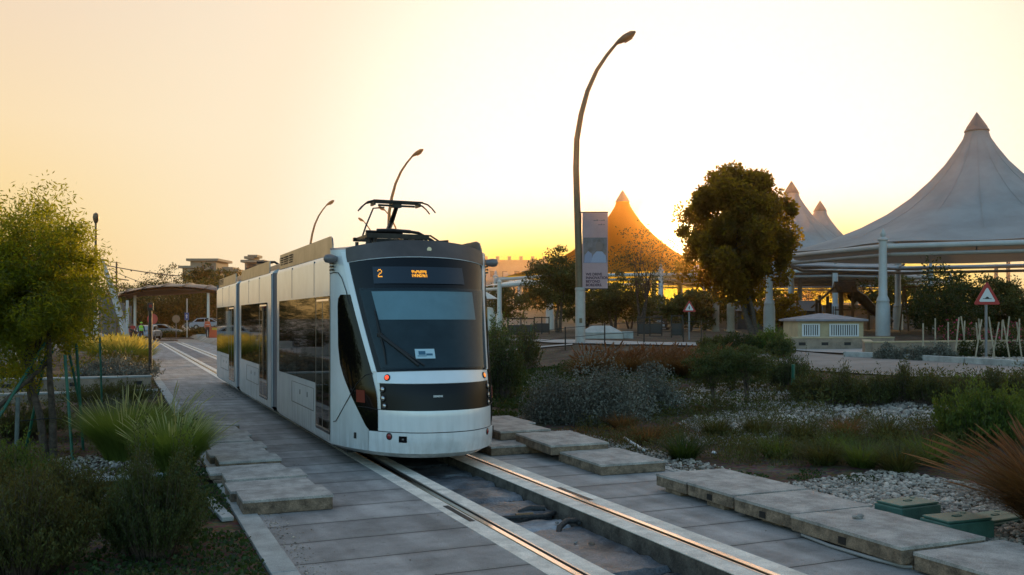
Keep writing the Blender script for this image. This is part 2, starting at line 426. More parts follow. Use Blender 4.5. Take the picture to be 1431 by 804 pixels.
M['silver2'] = mat('tram_pillar_paint', (.78, .80, .83), .25, .1, vary=.04, vscale=2, grime=.35, bump=.02, bscale=3, coat=.4)
M['roofgrey'] = mat('tram_roof_grey', (.20, .18, .18), .38, .35, vary=.2, vscale=3)
M['visor'] = mat('tram_visor', (.085, .065, .06), .42, .1, vary=.25, vscale=2)
M['screenpanel'] = mat('tram_roof_screen', (.27, .24, .22), .32, .6, vary=.25, vscale=2.5)
M['blackgloss'] = mat('black_gloss', (.005, .005, .006), .12, spec=.3)
M['sidewin'] = mat('tinted_side_glass', (.005, .004, .004), .03, spec=.30, bump=.02, bscale=1.6)
M['seam'] = mat('black_rubber', (.012, .012, .013), .6)
M['under'] = mat('underframe', (.016, .016, .018), .7)
M['bellows'] = mat('gangway_bellows', (.13, .145, .18), .5, .1)
M['belt_dark'] = mat('lamp_band', (.005, .005, .006), .35, spec=.25)
M['chrome'] = mat('lamp_chrome', (.45, .45, .46), .18, .9)
M['redlit'] = mat('lit_red_lens', (.5, .03, .02), .25, emit=(1, .09, .03), estr=1.3)
M['amberlit'] = mat('lit_amber_lens', (.5, .14, .02), .25, emit=(1, .25, .03), estr=1.3)
M['redlens'] = mat('red_reflector', (.22, .008, .012), .2, coat=.5)
M['redplate'] = mat('red_side_marker', (.17, .018, .012), .35)
M['led'] = mat('amber_led', (.3, .1, 0), .5, emit=(1, .42, .03), estr=1.5)
M['disp'] = mat('display_glass', (.018, .026, .038), .14)
M['blind'] = mat('sun_blind', (.50, .64, .70), .6, vary=.05, vscale=5)
M['cabin'] = mat('cab_interior', (.03, .042, .05), .6, vary=.5, vscale=2)
M['white'] = mat('white_paint', (.75, .76, .76), .45)
M['paper'] = mat('paper_notice', (.42, .58, .66), .6)
M['paperink'] = mat('paper_print', (.03, .12, .20), .6)
M['darkmetal'] = mat('dark_metal', (.035, .03, .028), .42, .6, vary=.3, vscale=6)
M['copper'] = mat('weathered_bronze_metal', (.07, .05, .035), .4, .7, vary=.3, vscale=6)
# windshield: real thin glass in front of the blind and cab
m = bpy.data.materials.new('windscreen_glass'); m.use_nodes = True; n_ = m.node_tree.nodes; l_ = m.node_tree.links
b_ = n_['Principled BSDF']; b_.inputs['Base Color'].default_value = (.03, .045, .055, 1); b_.inputs['Roughness'].default_value = .04; b_.inputs['Specular IOR Level'].default_value = .6
t_ = n_.new('ShaderNodeBsdfTransparent'); t_.inputs['Color'].default_value = (.74, .86, .90, 1); x_ = n_.new('ShaderNodeMixShader')
lw = n_.new('ShaderNodeLayerWeight'); lw.inputs['Blend'].default_value = .35; mr_ = n_.new('ShaderNodeMapRange'); mr_.inputs['To Min'].default_value = .22; mr_.inputs['To Max'].default_value = 1
l_.new(lw.outputs['Facing'], mr_.inputs['Value']); l_.new(mr_.outputs[0], x_.inputs[0]); l_.new(t_.outputs[0], x_.inputs[1]); l_.new(b_.outputs[0], x_.inputs[2])
l_.new(x_.outputs[0], n_['Material Output'].inputs['Surface']); M['glass'] = m

# ================================================================ ground and paving
xs = sorted(set([-3000, -1200, -500, -250, -150, -100, -70, -50, -40, -32, -26, -22, -18] + [round(-15+i*.6, 3) for i in range(27)] +
    [1.15, 1.19, 7.02, 7.1] + [round(7.6+i*.5, 3) for i in range(52)] + [34+i*2 for i in range(20)] + [76, 82, 90, 100, 115, 130, 150, 180, 230, 300, 450, 700, 1300, 3000]))
ys = sorted(set([-1500, -500, -150, -60, -25, -12, -6, -3] + [round(-1+i*.6, 3) for i in range(90)] + [53+i*2 for i in range(24)] + [102, 106, 112, 119.9, 120.1, 126, 135, 145, 160, 180, 210, 260, 350, 500, 800, 1500, 3000]))
g = MB()
def gz(x, y):
    if 1.17 < x < 7.05 and -30 < y < 120: return -.6
    return terrain(x, y)
g.grid(lambda u, v: (u, v, gz(u, v)), xs, ys)
# gravelly soil nearby that fades to a paler sand far off
def ground_material():
    m = bpy.data.materials.new('ground_soil'); m.use_nodes = True; nt = m.node_tree; N = nt.nodes; L = nt.links; b = N['Principled BSDF']
    b.inputs['Roughness'].default_value = .95; b.inputs['Specular IOR Level'].default_value = .2
    ge = N.new('ShaderNodeNewGeometry')
    def nz(s, d, r=.6):
        n = N.new('ShaderNodeTexNoise'); n.inputs['Scale'].default_value = s; n.inputs['Detail'].default_value = d; n.inputs['Roughness'].default_value = r
        L.new(ge.outputs['Position'], n.inputs['Vector']); return n.outputs['Fac']
    def ramp(v, *st):
        r = N.new('ShaderNodeValToRGB'); e = r.color_ramp.elements
        e[0].position, e[0].color = st[0][0], st[0][1]+(1,); e[1].position, e[1].color = st[-1][0], st[-1][1]+(1,)
        for p, c in st[1:-1]: q = e.new(p); q.color = c+(1,)
        L.new(v, r.inputs['Fac']); return r.outputs['Color']
    soil = ramp(nz(1.1, 8, .7), (.3, (.055, .036, .024)), (.5, (.13, .088, .058)), (.7, (.22, .16, .115)))
    vo = N.new('ShaderNodeTexVoronoi'); vo.inputs['Scale'].default_value = 17; L.new(ge.outputs['Position'], vo.inputs['Vector'])
    pebble = N.new('ShaderNodeMix'); pebble.data_type = 'RGBA'; pebble.blend_type = 'MULTIPLY'; pebble.inputs['Factor'].default_value = .6
    L.new(soil, pebble.inputs['A']); L.new(vo.outputs['Color'], pebble.inputs['B'])
    sep = N.new('ShaderNodeSeparateXYZ'); L.new(ge.outputs['Position'], sep.inputs[0])
    far = N.new('ShaderNodeMapRange'); far.inputs['From Min'].default_value = 55; far.inputs['From Max'].default_value = 85
    L.new(sep.outputs['Y'], far.inputs['Value'])
    sand = ramp(nz(.35, 9, .7), (.3, (.30, .22, .17)), (.7, (.55, .43, .34)))
    mx = N.new('ShaderNodeMix'); mx.data_type = 'RGBA'; L.new(far.outputs[0], mx.inputs['Factor']); L.new(pebble.outputs['Result'], mx.inputs['A']); L.new(sand, mx.inputs['B'])
    L.new(mx.outputs['Result'], b.inputs['Base Color'])
    bp = N.new('ShaderNodeBump'); bp.inputs['Strength'].default_value = 1; bp.inputs['Distance'].default_value = .04
    L.new(nz(11, 6), bp.inputs['Height']); L.new(bp.outputs['Normal'], b.inputs['Normal'])
    return m
struct(g.build('ground', ground_material(), smooth='all'))

def sheet(name, x0, x1, y0, y1, z, m, thick=.5, bevel=0):
    return struct(MB().box(x0, x1, y0, y1, z-thick, z).build(name, m, bevel=bevel))
XL, XR = 3.47, 4.93                    # centres of the two running rails
TR0, TR1 = 3.74, 4.64                  # open trench between them
sheet('paving', 1.38, 3.24, -12, 84, 0.0, M['paving'])
sheet('paving', 5.19, 6.98, -12, 84, 0.0, slab_material('weathered_paving_east', (.325, .305, .295), .80, .17))
sheet('paving', TR0, TR1, 17.5, 84, -.004, slab_material('paving_between_rails', (.21, .2, .205), .76, .0))
for a, b in ((3.24, XL-.045), (XL+.085, TR0), (TR1, XR-.085), (XR+.045, 5.19)):
    sheet('track_edging', a, b, -12, 84, .003, M['band'])
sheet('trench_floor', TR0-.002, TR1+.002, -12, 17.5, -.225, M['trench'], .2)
# far paving stretch with small square setts
setts = mat('stone_setts', (.2, .19, .19), .8)
nt = setts.node_tree; bn = nt.nodes.new('ShaderNodeTexBrick'); ge = nt.nodes.new('ShaderNodeNewGeometry'); nt.links.new(ge.outputs['Position'], bn.inputs['Vector'])
bn.inputs['Scale'].default_value = 1.; bn.inputs['Brick Width'].default_value = .34; bn.inputs['Row Height'].default_value = .34; bn.inputs['Mortar Size'].default_value = .018; bn.offset = .5
bn.inputs['Color1'].default_value = (.30, .27, .25, 1); bn.inputs['Color2'].default_value = (.22, .2, .19, 1); bn.inputs['Mortar'].default_value = (.13, .12, .115, 1)
nt.links.new(bn.outputs['Color'], nt.nodes['Principled BSDF'].inputs['Base Color'])
sheet('setts_strip', 1.39, 3.23, 25.2, 28.8, .004, setts, .02)
# kerb strip on the west side, in lengths
for i in range(17):
    y0 = 2.2+i*2.75; h = .012+.01*random.random()
    struct(MB().box(1.155, 1.374, y0, y0+2.735, -.3, h).build('kerb_strip', M['kerb'], bevel=.006))
for i in range(21):
    y0 = -1+i*2.75
    struct(MB().box(6.985, 7.14, y0, y0+2.73, -.3, .012).build('kerb_strip', M['kerb'], bevel=.006))
# tram rails
for xc, s, wh in ((XL, 1, 'left'), (XR, -1, 'right')):
    t = thing('tram_rail', 'grooved tram rail in pale edging, %s of the two running under the tram' % wh, 'rail', (xc, 0, 0), group='rails of the tram track')
    # the polished head lies outside, the groove and lip inside
    e = sorted((xc-s*.045, xc+s*.022)); h = MB(); h.box(e[0], e[1], -12, 118, -.06, .010); h.build('rail_head', M['rail_head'], t, bevel=.006)
    e = sorted((xc+s*.022, xc+s*.062)); MB().box(e[0], e[1], -12, 118, -.09, -.035).build('groove', M['groove'], t)
    e = sorted((xc+s*.062, xc+s*.085)); MB().box(e[0], e[1], -12, 118, -.06, .006).build('guard_lip', M['lip'], t)
# ================================================================ the tram
XC = 4.1; HW = 1.22; YB = 13.5; TOPZ = 3.10
def yt(z):
    P = [(.1, 11.9), (.28, 11.86), (.45, 11.8), (.8, 11.8), (1.1, 11.86), (1.4, 12.0), (3.3, 12.92)]
    for (a, b), (c, d) in zip(P, P[1:]):
        if z <= c: return b+(d-b)*max(0, (z-a))/(c-a)
    return 12.92
def nose(a, z, off=0.):
    def q(a, z):
        s = 1 if a > 0 else -1; a = min(1., abs(a)); c = 1-a**2.2
        u = (1-max(0, c)**(1/.726))**(1/2.4); y0 = yt(z)
        return Vector((XC+s*HW*u, y0+(YB-y0)*(1-c), z))
    p = q(a, z)
    if off:
        e = .01; du = q(min(1, a+e), z)-q(max(-1, a-e), z); dz = q(a, z+.02)-q(a, z-.02)
        n = du.cross(dz)
        p = p+n.normalized()*off
    return p
def ztop(a): return 3.225-.125*min(1, abs(a)/.8)**2
def patch(name, m, parent, lo, hi, z0, z1, off, nu=14, nw=8, smooth=True, thick=.006, both=False):
    """a panel lying on the cab front, between the boundary curves lo(z) and hi(z)"""
    lo = lo if callable(lo) else (lambda z, v=lo: v); hi = hi if callable(hi) else (lambda z, v=hi: v)
    f0 = z0 if callable(z0) else (lambda u, v=z0: v); f1 = z1 if callable(z1) else (lambda u, v=z1: v)
    us = [i/nu for i in range(nu+1)]; ws = [i/nw for i in range(nw+1)]
    def fn(u, w, o, s=1):
        am = (lo(.5*(f0(0)+f1(0)))*(1-u)+hi(.5*(f0(0)+f1(0)))*u)
        z = f0(am)*(1-w)+f1(am)*w
        a = lo(z)*(1-u)+hi(z)*u
        return nose(s*a, z, o)
    out = None
    for s in ((1, -1) if both else (1,)):
        b = MB(); b.grid(lambda u, w: fn(u, w, off, s), us, ws)
        # returned edges give the panel its thickness
        for (ed, L2) in (((lambda t: (t, 0.)), us), ((lambda t: (t, 1.)), us), ((lambda t: (0., t)), ws), ((lambda t: (1., t)), ws)):
            b.grid(lambda t, k, ed=ed: fn(ed(t)[0], ed(t)[1], off-thick*k, s), L2, [0, 1])
        par = parent[0 if s > 0 else 1] if isinstance(parent, tuple) else parent
        o = b.build(name, m, par, smooth=smooth); out = (out, o) if out else o
    return out
def strip(pts, wdt, off, m, parent, name='panel_seam', both=True):
    """thin rubber seam following (a, z) points on the cab skin"""
    for s in ((1, -1) if both else (1,)):
        b = MB(); b.tube([nose(s*a, z, off) for a, z in pts], wdt, 6); b.build(name, m, parent)
tram = thing('tram', 'white and silver three section tram with black windscreen and roof pantograph', 'tram', (XC, 21.5, 0))
cab = None
# --- cab shell
b = MB()
AA = [-1+i/40*2 for i in range(41)]; ZZ = [.27, .34, .45, .6, .8, 1.0, 1.2, 1.37, 1.6, 1.9, 2.2, 2.5, 2.75, 2.92, 3.02]
b.grid(lambda a, z: nose(a, z), AA, ZZ)
b.grid(lambda a, k: nose(a, 3.02*(1-k)+min(ztop(a), 3.2)*k, 0), AA, [0, .5, 1])
b.grid(lambda a, k: nose(a, .27)*(1-k)+Vector((XC+(nose(a, .27).x-XC)*.9, nose(a, .27).y+.10, .2))*k, AA, [0, 1])
b.build('cab_shell', M['silver'], tram, smooth=True)
b = MB()
def roofpt(a, k):
    p = nose(a, min(ztop(a), 3.2)); q = Vector((XC+(p.x-XC)*1., YB+.02, 3.13+.08*(1-((p.x-XC)/HW)**2)))
    r = p*(1-k)+q*k; r.z += .03*math.sin(k*math.pi)*(1-abs((p.x-XC)/HW)); return r
b.grid(roofpt, AA, [0, .1, .35, .7, 1]); b.build('cab_roof', M['roofgrey'], tram, smooth=True)
A1 = lambda z: .565+(z-1.38)*(.76-.565)/(2.95-1.38)
# dark visor over the windscreen
patch('visor', M['visor'], tram, lambda z: -A1(min(z, 3.0))-.012, lambda z: A1(min(z, 3.0))+.012, lambda a: 2.985-.075*(a/.76)**2, lambda a: ztop(a)+.004, .022, 24, 5, thick=.03)
strip([(a, 2.98-.075*(a/.76)**2) for a in [-.75+i*.1 for i in range(16)]], .006, .014, M['silver2'], tram, 'visor_edge_line', False)
lz = MB(); c0 = nose(.04, 3.09, .03); lz.lathe([(.0, .0), (.035, .0), (.045, -.03), (.03, -.05), (0, -.05)][::-1], c0, 14, Matrix.Rotation(R(90), 3, 'X')); lz.build('roof_marker_lamp', M['chrome'], tram, smooth=True)
# black mask, cab depth, blind, windscreen
patch('black_mask', M['blackgloss'], tram, lambda z: -A1(z), A1, lambda a: 1.385-.02*(a/.56)**2+0.0, lambda a: 2.975-.075*(a/.76)**2, .008, 24, 12)
patch('cab_interior', M['cabin'], tram, lambda z: -A1(z)+.05, lambda z: A1(z)-.03, 1.42, 2.50, .014, 20, 8)
patch('sun_blind', M['blind'], tram, lambda z: -.50-(z-2.06)*.11, lambda z: .465+(z-2.06)*.02, 2.075, 2.475, .020, 18, 6, thick=.004)
ws = patch('windscreen', M['glass'], tram, lambda z: -A1(z)+.045, lambda z: A1(z)-.022, lambda a: 1.405-.02*(a/.56)**2, 2.52, .030, 24, 10, thick=.003)
patch('paper_notice', M['paper'], tram, lambda z: -.215+.0*(z), lambda z: -.045, 1.535, 1.665, .0335, 4, 3, thick=.001)
patch('paper_print', M['paperink'], tram, lambda z: -.185, lambda z: -.125, 1.585, 1.635, .036, 4, 3, thick=.001)
patch('paper_print', M['paperink'], tram, lambda z: -.12, lambda z: -.065, 1.575, 1.602, .036, 4, 3, thick=.001)
patch('paper_print', M['paperink'], tram, lambda z: -.195, lambda z: -.12, 1.565, 1.575, .036, 4, 2, thick=.001)
# pillars framing the mask
patch('windscreen_pillar', M['silver2'], tram, lambda z: A1(z)+.002, lambda z: A1(z)+.042+.02*(z-1.4)/1.6, 1.36, 3.06, .016, 3, 14, both=True, thick=.02)
# destination display
dsp = patch('destination_display', M['disp'], tram, -.515, .375, 2.585, 2.83, .022, 20, 4, thick=.01)
def led(b, a0, a1, z0, z1): b.grid(lambda u, w: nose(a0+(a1-a0)*u, z0+(z1-z0)*w, .027), [0, 1], [0, 1])
b = MB()
dig = [("01110", "10001", "00001", "00110", "01000", "10000", "11111")]
dp = .0068
for r_, row in enumerate(dig[0]):
    for c_, ch in enumerate(row):
        if ch == '1': led(b, -.468+c_*dp*1.25, -.468+c_*dp*1.25+dp*1.05, 2.775-r_*.0165, 2.789-r_*.0165)
b.build('route_number', M['led'], dsp)
b = MB(); rr = random.Random(4); a = -.135
top_row = ["1111001111011111111", "1111111111111111111", "0100111001111010011"]
for r_, row in enumerate(top_row):
    for c_, ch in enumerate(row):
        if ch == '1': led(b, -.145+c_*dp*1.05, -.145+c_*dp*1.05+dp*.78, 2.762-r_*.0155, 2.773-r_*.0155)
low_row = ["10101101101110110101", "10111101111010111101", "10101011011110101101"]
for r_, row in enumerate(low_row):
    for c_, ch in enumerate(row):
        if ch == '1': led(b, -.145+c_*dp, -.145+c_*dp+dp*.85, 2.706-r_*.0145, 2.717-r_*.0145)
b.build('destination_text', M['led'], dsp)
# belt, lamp band, bumpers
Ab = .565
patch('lamp_band', M['belt_dark'], tram, -.548, .548, lambda a: .855, lambda a: 1.205, .012, 24, 4)
patch('belt_panel', M['silver2'], tram, -Ab, Ab, 1.21, lambda a: 1.372-.02*(a/.56)**2, .014, 24, 4, thick=.012)
patch('bumper_panel', M['silver2'], tram, -Ab, Ab, lambda a: .565, lambda a: .848, .022, 26, 6, thick=.03)
patch('lower_bumper', M['silver2'], tram, -.64, .64, .275, .553, .022, 26, 6, thick=.03)
strip([(a, .559) for a in [-.64+i*.08 for i in range(17)]], .006, .004, M['seam'], tram, 'panel_seam', False)
strip([(a, .851) for a in [-.58+i*.0725 for i in range(17)]], .005, .008, M['seam'], tram, 'panel_seam', False)
strip([(.645, .27), (.645, .4), (.645, .56)], .007, .006, M['seam'], tram)
def lamp(a, z, r, m, name, parent, off=.02, rim=True):
    c = nose(a, z, off); n = (nose(a, z, off+.1)-c).normalized(); ax = n.to_track_quat('Z', 'Y').to_matrix()
    q = MB(); q.lathe([(r*1.25, -.02), (r*1.25, .004), (r*1.05, .010)], c, 18, ax); o = q.build(name, M['darkmetal'], parent, smooth=True)
    q = MB(); q.lathe([(r, .004), (r*.8, .014), (r*.35, .020), (0, .021)], c, 18, ax); q.build('lens', m, o, smooth=True); return o
for s in (-1, 1):
    for z, rr_ in ((1.125, .036), (1.005, .036), (.905, .032)):
        lamp(s*(.525-.01*(z < 1)), z, rr_, M['chrome'], 'headlight', tram)
lamp(-.478, 1.285, .037, M['redlit'], 'marker_light', tram); lamp(.478, 1.285, .037, M['amberlit'], 'marker_light', tram)
for s in (-1, 1): lamp(s*.478, .50, .040, M['redlens'], 'reflector', tram)
patch('coupler_cover', M['blackgloss'], tram, -.40, -.335, .43, .51, .026, 3, 3)
patch('coupler_mark', M['chrome'], tram, -.375, -.358, .46, .48, .030, 1, 1)
c0 = nose(-.065, 1.03, .02); ex = (nose(-.0, 1.03, .02)-nose(-.13, 1.03, .02)).normalized()
text_mesh('SIEMENS', .036, M['white'], tram, Matrix(((ex.x, 0, 0, c0.x), (ex.y, 0, -1, c0.y), (0, 1, 0, c0.z), (0, 0, 0, 1))), 'maker_lettering', 'CENTER', .001)
# black corner glass beside the cab, tapering to the bumper
def il(P):
    def fn(z):
        for (z0, a0), (z1, a1) in zip(P, P[1:]):
            if z <= z1: return a0+(a1-a0)*(z-z0)/(z1-z0)
        return P[-1][1]
    return fn
inner = il([(.56, .575), (1.0, .578), (1.38, .612), (1.7, .655), (2.44, .735)])
outer = il([(.56, .645), (.62, .675), (.8, .73), (1.02, .795), (1.25, .85), (1.45, .885), (1.7, .90), (2.3, .895), (2.40, .885), (2.44, .862)])
sg = patch('corner_glass', M['sidewin'], tram, inner, outer, .56, 2.44, .010, 10, 34, both=True, smooth=True)
patch('side_marker', M['redplate'], sg, .675, .745, .93, 1.10, .016, 3, 3, both=True)
strip([(.955, .60), (.93, .615), (.80, 1.01), (.74, 1.18), (.66, 1.31), (.60, 1.335)], .006, .012, M['seam'], tram)
strip([(.575, .85), (.66, .87), (.735, .87)], .004, .012, M['seam'], tram)
strip([(.995, 2.76), (.93, 2.77), (.88, 2.76), (.84, 2.68), (.80, 2.5), (.77, 2.3)], .006, .010, M['seam'], tram)
strip([(.76+0*i, .42+.08*i) for i in range(2)], .022, .006, M['seam'], tram, 'access_latch')
# camera pods high on the corners
for s in (-1, 1):
    c0 = Vector((XC+s*1.22, 13.34, 2.965)); q = MB()
    q.tube([c0-Vector((s*.05, 0, 0)), c0+Vector((s*.01, -.02, 0)), c0+Vector((s*.06, -.03, 0)), c0+Vector((s*.115, -.04, 0)), c0+Vector((s*.14, -.04, 0))], [.04, .062, .068, .056, .02], 14)
    q.build('camera_pod', M['roofgrey'], tram, smooth=True)
# wiper
pv = nose(-.50, 1.86, .04); en = nose(-.20, 1.44, .045); q = MB()
q.tube([pv, (pv+en)/2+Vector((0, -.03, 0)), en], [.030, .026, .018], 8); pv2 = nose(-.46, 1.80, .04); en2 = nose(-.15, 1.44, .045)
q.tube([pv2, (pv2+en2)/2+Vector((0, -.02, 0)), en2], [.020, .018, .012], 6)
q.lathe([(.035, -.03), (.035, .03), (0, .035)], pv, 12, Matrix.Rotation(R(90), 3, 'X'))
wp = q.build('wiper', M['seam'], tram, smooth=True)
q = MB(); q.tube([nose(-.525, 2.2, .04), nose(-.50, 1.9, .042), nose(-.475, 1.66, .042), nose(-.47, 1.46, .04)], [.009, .018, .015, .009], 6); q.build('wiper_blade', M['seam'], wp)

# --- body sections
def section_profile():
    P = [(-HW, .30), (-HW, 2.96), (-HW+.025, 3.03), (-HW+.07, 3.075), (-HW+.14, 3.10)]
    return P+[(0, 3.16)]+[(-x, z) for x, z in P[::-1]]
def section(y0, y1, idx, yaw=0.):
    prof = section_profile(); q = MB()
    q.grid(lambda i, y: (XC+prof[int(i)][0], y, prof[int(i)][1]), list(range(len(prof))), [y0, y1])
    n = len(prof); k = len(q.v)
    q.add([(XC+x, y, z) for y in (y0, y1) for x, z in prof], [tuple(range(n)), tuple(range(2*n-1, n-1, -1))])
    q.add([(XC+x, y, z) for y in (y0, y1) for x, z in (( -HW, .30), (-HW+.06, .22), (HW-.06, .22), (HW, .30))], [(0, 1, 5, 4), (1, 2, 6, 5), (2, 3, 7, 6)])
    return q.build('body_section', M['silver'], tram, smooth=True)
SEC = [(13.5, 18.42), (19.12, 24.44), (25.16, 30.3)]
def side_rect(b, s, y0, y1, z0, z1, off=.006, rad=0.):
    x = XC+s*(HW+off); P = []
    if rad:
        for cy, cz, a0 in ((y1-rad, z0+rad, -90), (y1-rad, z1-rad, 0), (y0+rad, z1-rad, 90), (y0+rad, z0+rad, 180)):
            for k in range(5): a = R(a0+k*22.5); P.append((cy+rad*math.cos(a), cz+rad*math.sin(a)))
    else: P = [(y0, z0), (y1, z0), (y1, z1), (y0, z1)]
    n = len(P); xi = XC+s*(HW-.02)
    b.add([(x, y, z) for y, z in P]+[(xi, y, z) for y, z in P], [tuple(range(n))]+[(i, (i+1) % n, n+(i+1) % n, n+i) for i in range(n)])
def vseam(b, s, y, z0, z1, w=.010, off=.003): side_rect(b, s, y-w/2, y+w/2, z0, z1, off)
def hseam(b, s, y0, y1, z, w=.010, off=.003): side_rect(b, s, y0, y1, z-w/2, z+w/2, off)
doors = [(13.50, 14.58), (19.68, 20.85), (25.6, 26.85)]
wins = [[(14.60, 16.2), (16.22, 18.12)], [(20.87, 22.3), (22.32, 24.05)], [(26.87, 28.5), (28.52, 30.2)]]
for i, (y0, y1) in enumerate(SEC):
    sec = section(y0, y1, i)
    for s in (-1, 1):
        q = MB()
        for y in ([14.72, 16.74] if i == 0 else [(y0*2+y1)/3, (y0+2*y1)/3]): vseam(q, s, y, 2.46, 3.0)
        vseam(q, s, y0+.02, .3, 3.0, .016)
        ha = wins[i][0][0]+.15
        hseam(q, s, ha, ha+2., .62); vseam(q, s, ha, .62, .98); vseam(q, s, ha+2., .62, .98)
        hseam(q, s, ha, ha+2., .98, .006)
        for yy in (ha+.55, ha+1.2): side_rect(q, s, yy-.02, yy+.02, .80, .88, .004)
        q.build_each('panel_seam', M['seam'], tram)
        for a_, b_ in wins[i]:
            q = MB(); side_rect(q, s, a_, b_, 1.085, 2.43, .007, .02); q.build('window', M['sidewin'], tram)
        q = MB(); side_rect(q, s, doors[i][0], doors[i][1], .385, 2.43, .007, .05); dr = q.build('door', M['sidewin'], tram)
        q = MB()
        for (ya, yb, za, zb) in ((doors[i][0]+.03, doors[i][1]-.03, .42, .445), (doors[i][0]+.03, doors[i][0]+.05, .43, 2.38), (doors[i][1]-.05, doors[i][1]-.03, .43, 2.38), (.5*sum(doors[i])-.012, .5*sum(doors[i])+.012, .44, 2.38)):
            side_rect(q, s, ya, yb, za, zb, .0095)
        q.build('door_frame', M['lip'], dr)
        q = MB(); side_rect(q, s, doors[i][0]+.1, doors[i][1]-.1, 2.36, 2.39, .0098); q.build('door_light', mat('door_lamp_strip%d%d' % (i, s), (.6, .45, .3), .4, emit=(1, .62, .3), estr=.55), dr)
        if i == 0:
            q = MB()
            for k in range(5): side_rect(q, s, 13.36, 13.56, 2.80+k*.048, 2.822+k*.048, .004)
            q.build_each('vent_slot', M['seam'], tram)
        # roof screen panel
        q = MB(); xo = XC+s*(HW-.03); ya, yb = y0+.0, y1-.1
        if i == 0:
            pr = [(ya+.02, 3.04), (ya+.03, 3.18), (ya+.10, 3.29), (ya+.22, 3.325), (yb, 3.33), (yb, 3.05)]
        elif i == 1: pr = [(ya+.5, 3.04), (ya+.52, 3.30), (yb, 3.30), (yb, 3.05)]
        else: pr = [(ya+.4, 3.04), (ya+.42, 3.30), (yb-.3, 3.30), (yb-.2, 3.05)]
        n = len(pr)
        q.add([(xo-s*.05*(z-3.04), y, z) for y, z in pr]+[(xo-s*(.05*(z-3.04)+.02), y, z) for y, z in pr], [tuple(range(n)), tuple(range(2*n-1, n-1, -1))]+[(k, (k+1) % n, n+(k+1) % n, n+k) for k in range(n)])
        pn = q.build('roof_screen', M['screenpanel'], tram)
        q = MB()
        for k in range(4):
            for (ga, gb) in ((.70, .78), (.80, .90), (.92, .97)) if i != 1 else ():
                yy0 = y0+(y1-y0)*ga-.05; yy1 = y0+(y1-y0)*gb-.12; zz = 3.12+k*.042
                q.box(xo-.006 if s < 0 else xo-.016, xo+.016 if s < 0 else xo+.006, yy0, yy1, zz, zz+.018)
        if q.v: q.build_each('vent_slot', M['seam'], pn)
for k, (a_, b_) in enumerate(((18.42, 19.12), (24.44, 25.16))):
    q = MB(); n = 12
    for j in range(n):
        ya = a_+(b_-a_)*j/n; yb = a_+(b_-a_)*(j+.75)/n
        q.box(XC-HW+.035, XC+HW-.035, ya, yb, .32, 3.0)
    q.box(XC-HW+.07, XC+HW-.07, a_, b_, .30, 2.98); bl = q.build('gangway', M['bellows'], tram)
    q = MB(); q.box(XC-HW+.02, XC+HW-.02, a_+.0, a_+.07, .3, 3.02); q.box(XC-HW+.02, XC+HW-.02, b_-.07, b_, .3, 3.02); q.build('gangway_frame', M['bellows'], bl, bevel=.01)
    q = MB(); q.box(XC-HW+.12, XC+HW-.12, a_+.05, a_+.45, 3.0, 3.31); q.build('roof_coupling_housing', M['bellows'], tram, bevel=.01)
# rear cab, mirrored nose behind the third section
b = MB()
def rear(a, z): p = nose(a, z); return Vector((p.x, 30.3+(YB-p.y), z))
b.grid(rear, AA, ZZ); b.grid(lambda a, k: rear(a, 3.02)*(1-k)+Vector((rear(a, 3.1).x, rear(a, 3.1).y, 3.14))*k, AA, [0, 1])
b.grid(lambda a, k: Vector((rear(a, 3.1).x, rear(a, 3.1).y*(1-k)+30.3*k, 3.14)), AA, [0, 1]); b.build('rear_cab_shell', M['silver'], tram, smooth=True)
for s in (-1, 1):
    q = MB()
    q.grid(lambda a, z: (lambda p, r: Vector((p.x+s*.0, r.y, z)))(nose(s*a, z, .01), rear(s*a, z)) if False else (lambda p: Vector((p.x, 30.3+(YB-p.y), z)))(nose(s*a, z, .01)), [.64+.03*i for i in range(9)], [1.1+.13*i for i in range(11)])
    q.build('corner_glass', M['sidewin'], tram)
# underframe, bogies
q = MB(); q.box(XC-HW+.2, XC+HW-.2, 13.3, 30.4, .14, .30); q.build('underframe', M['under'], tram)
for yc in (15.9, 21.8, 27.7):
    q = MB(); q.box(XC-1.0, XC+1.0, yc-1.3, yc+1.3, .10, .26); bo = q.build('bogie', M['under'], tram)
    for s in (-1, 1):
        for dy in (-.9, .9):
            q = MB(); q.lathe([(.3, -.05), (.32, -.04), (.32, .04), (.3, .05)], (XC+s*.73 if False else (XL if s < 0 else XR), yc+dy, .333), 20, Matrix.Rotation(R(90), 3, 'Y')); q.build('wheel', M['darkmetal'], bo, smooth=True)
# --- roof gear
q = MB(); q.box(XC-.95, XC+.95, 13.7, 18.3, 3.14, 3.17); q.build('roof_deck', M['roofgrey'], tram)
for (x0, x1, y0, y1, h, nm) in ((-.9, .9, 16.2, 18.0, .17, 'equipment_box'), (-.85, .85, 19.9, 22.0, .15, 'equipment_box'), (-.85, .85, 22.5, 24.0, .18, 'equipment_box'), (-.9, .9, 26.0, 29.2, .16, 'equipment_box')):
    q = MB(); q.box(XC+x0, XC+x1, y0, y1, 3.15, 3.15+h); q.build(nm, M['roofgrey'], tram, bevel=.02)
pg = MB()   # pantograph: base frame on insulators, arm, bow
yb_ = 14.25
for x in (-.46, .46):
    for y in (yb_-.1, yb_+.75):
        pg.lathe([(.035, 3.14), (.055, 3.17), (.03, 3.19), (.055, 3.22), (.03, 3.24), (.055, 3.27), (.03, 3.30), (.03, 3.36)], (XC+x, y, 0), 10)
pg.bar((XC-.52, yb_-.1, 3.40), (XC+.5, yb_-.1, 3.40), .09, .075); pg.bar((XC-.52, yb_+.75, 3.40), (XC+.5, yb_+.75, 3.40), .07, .06)
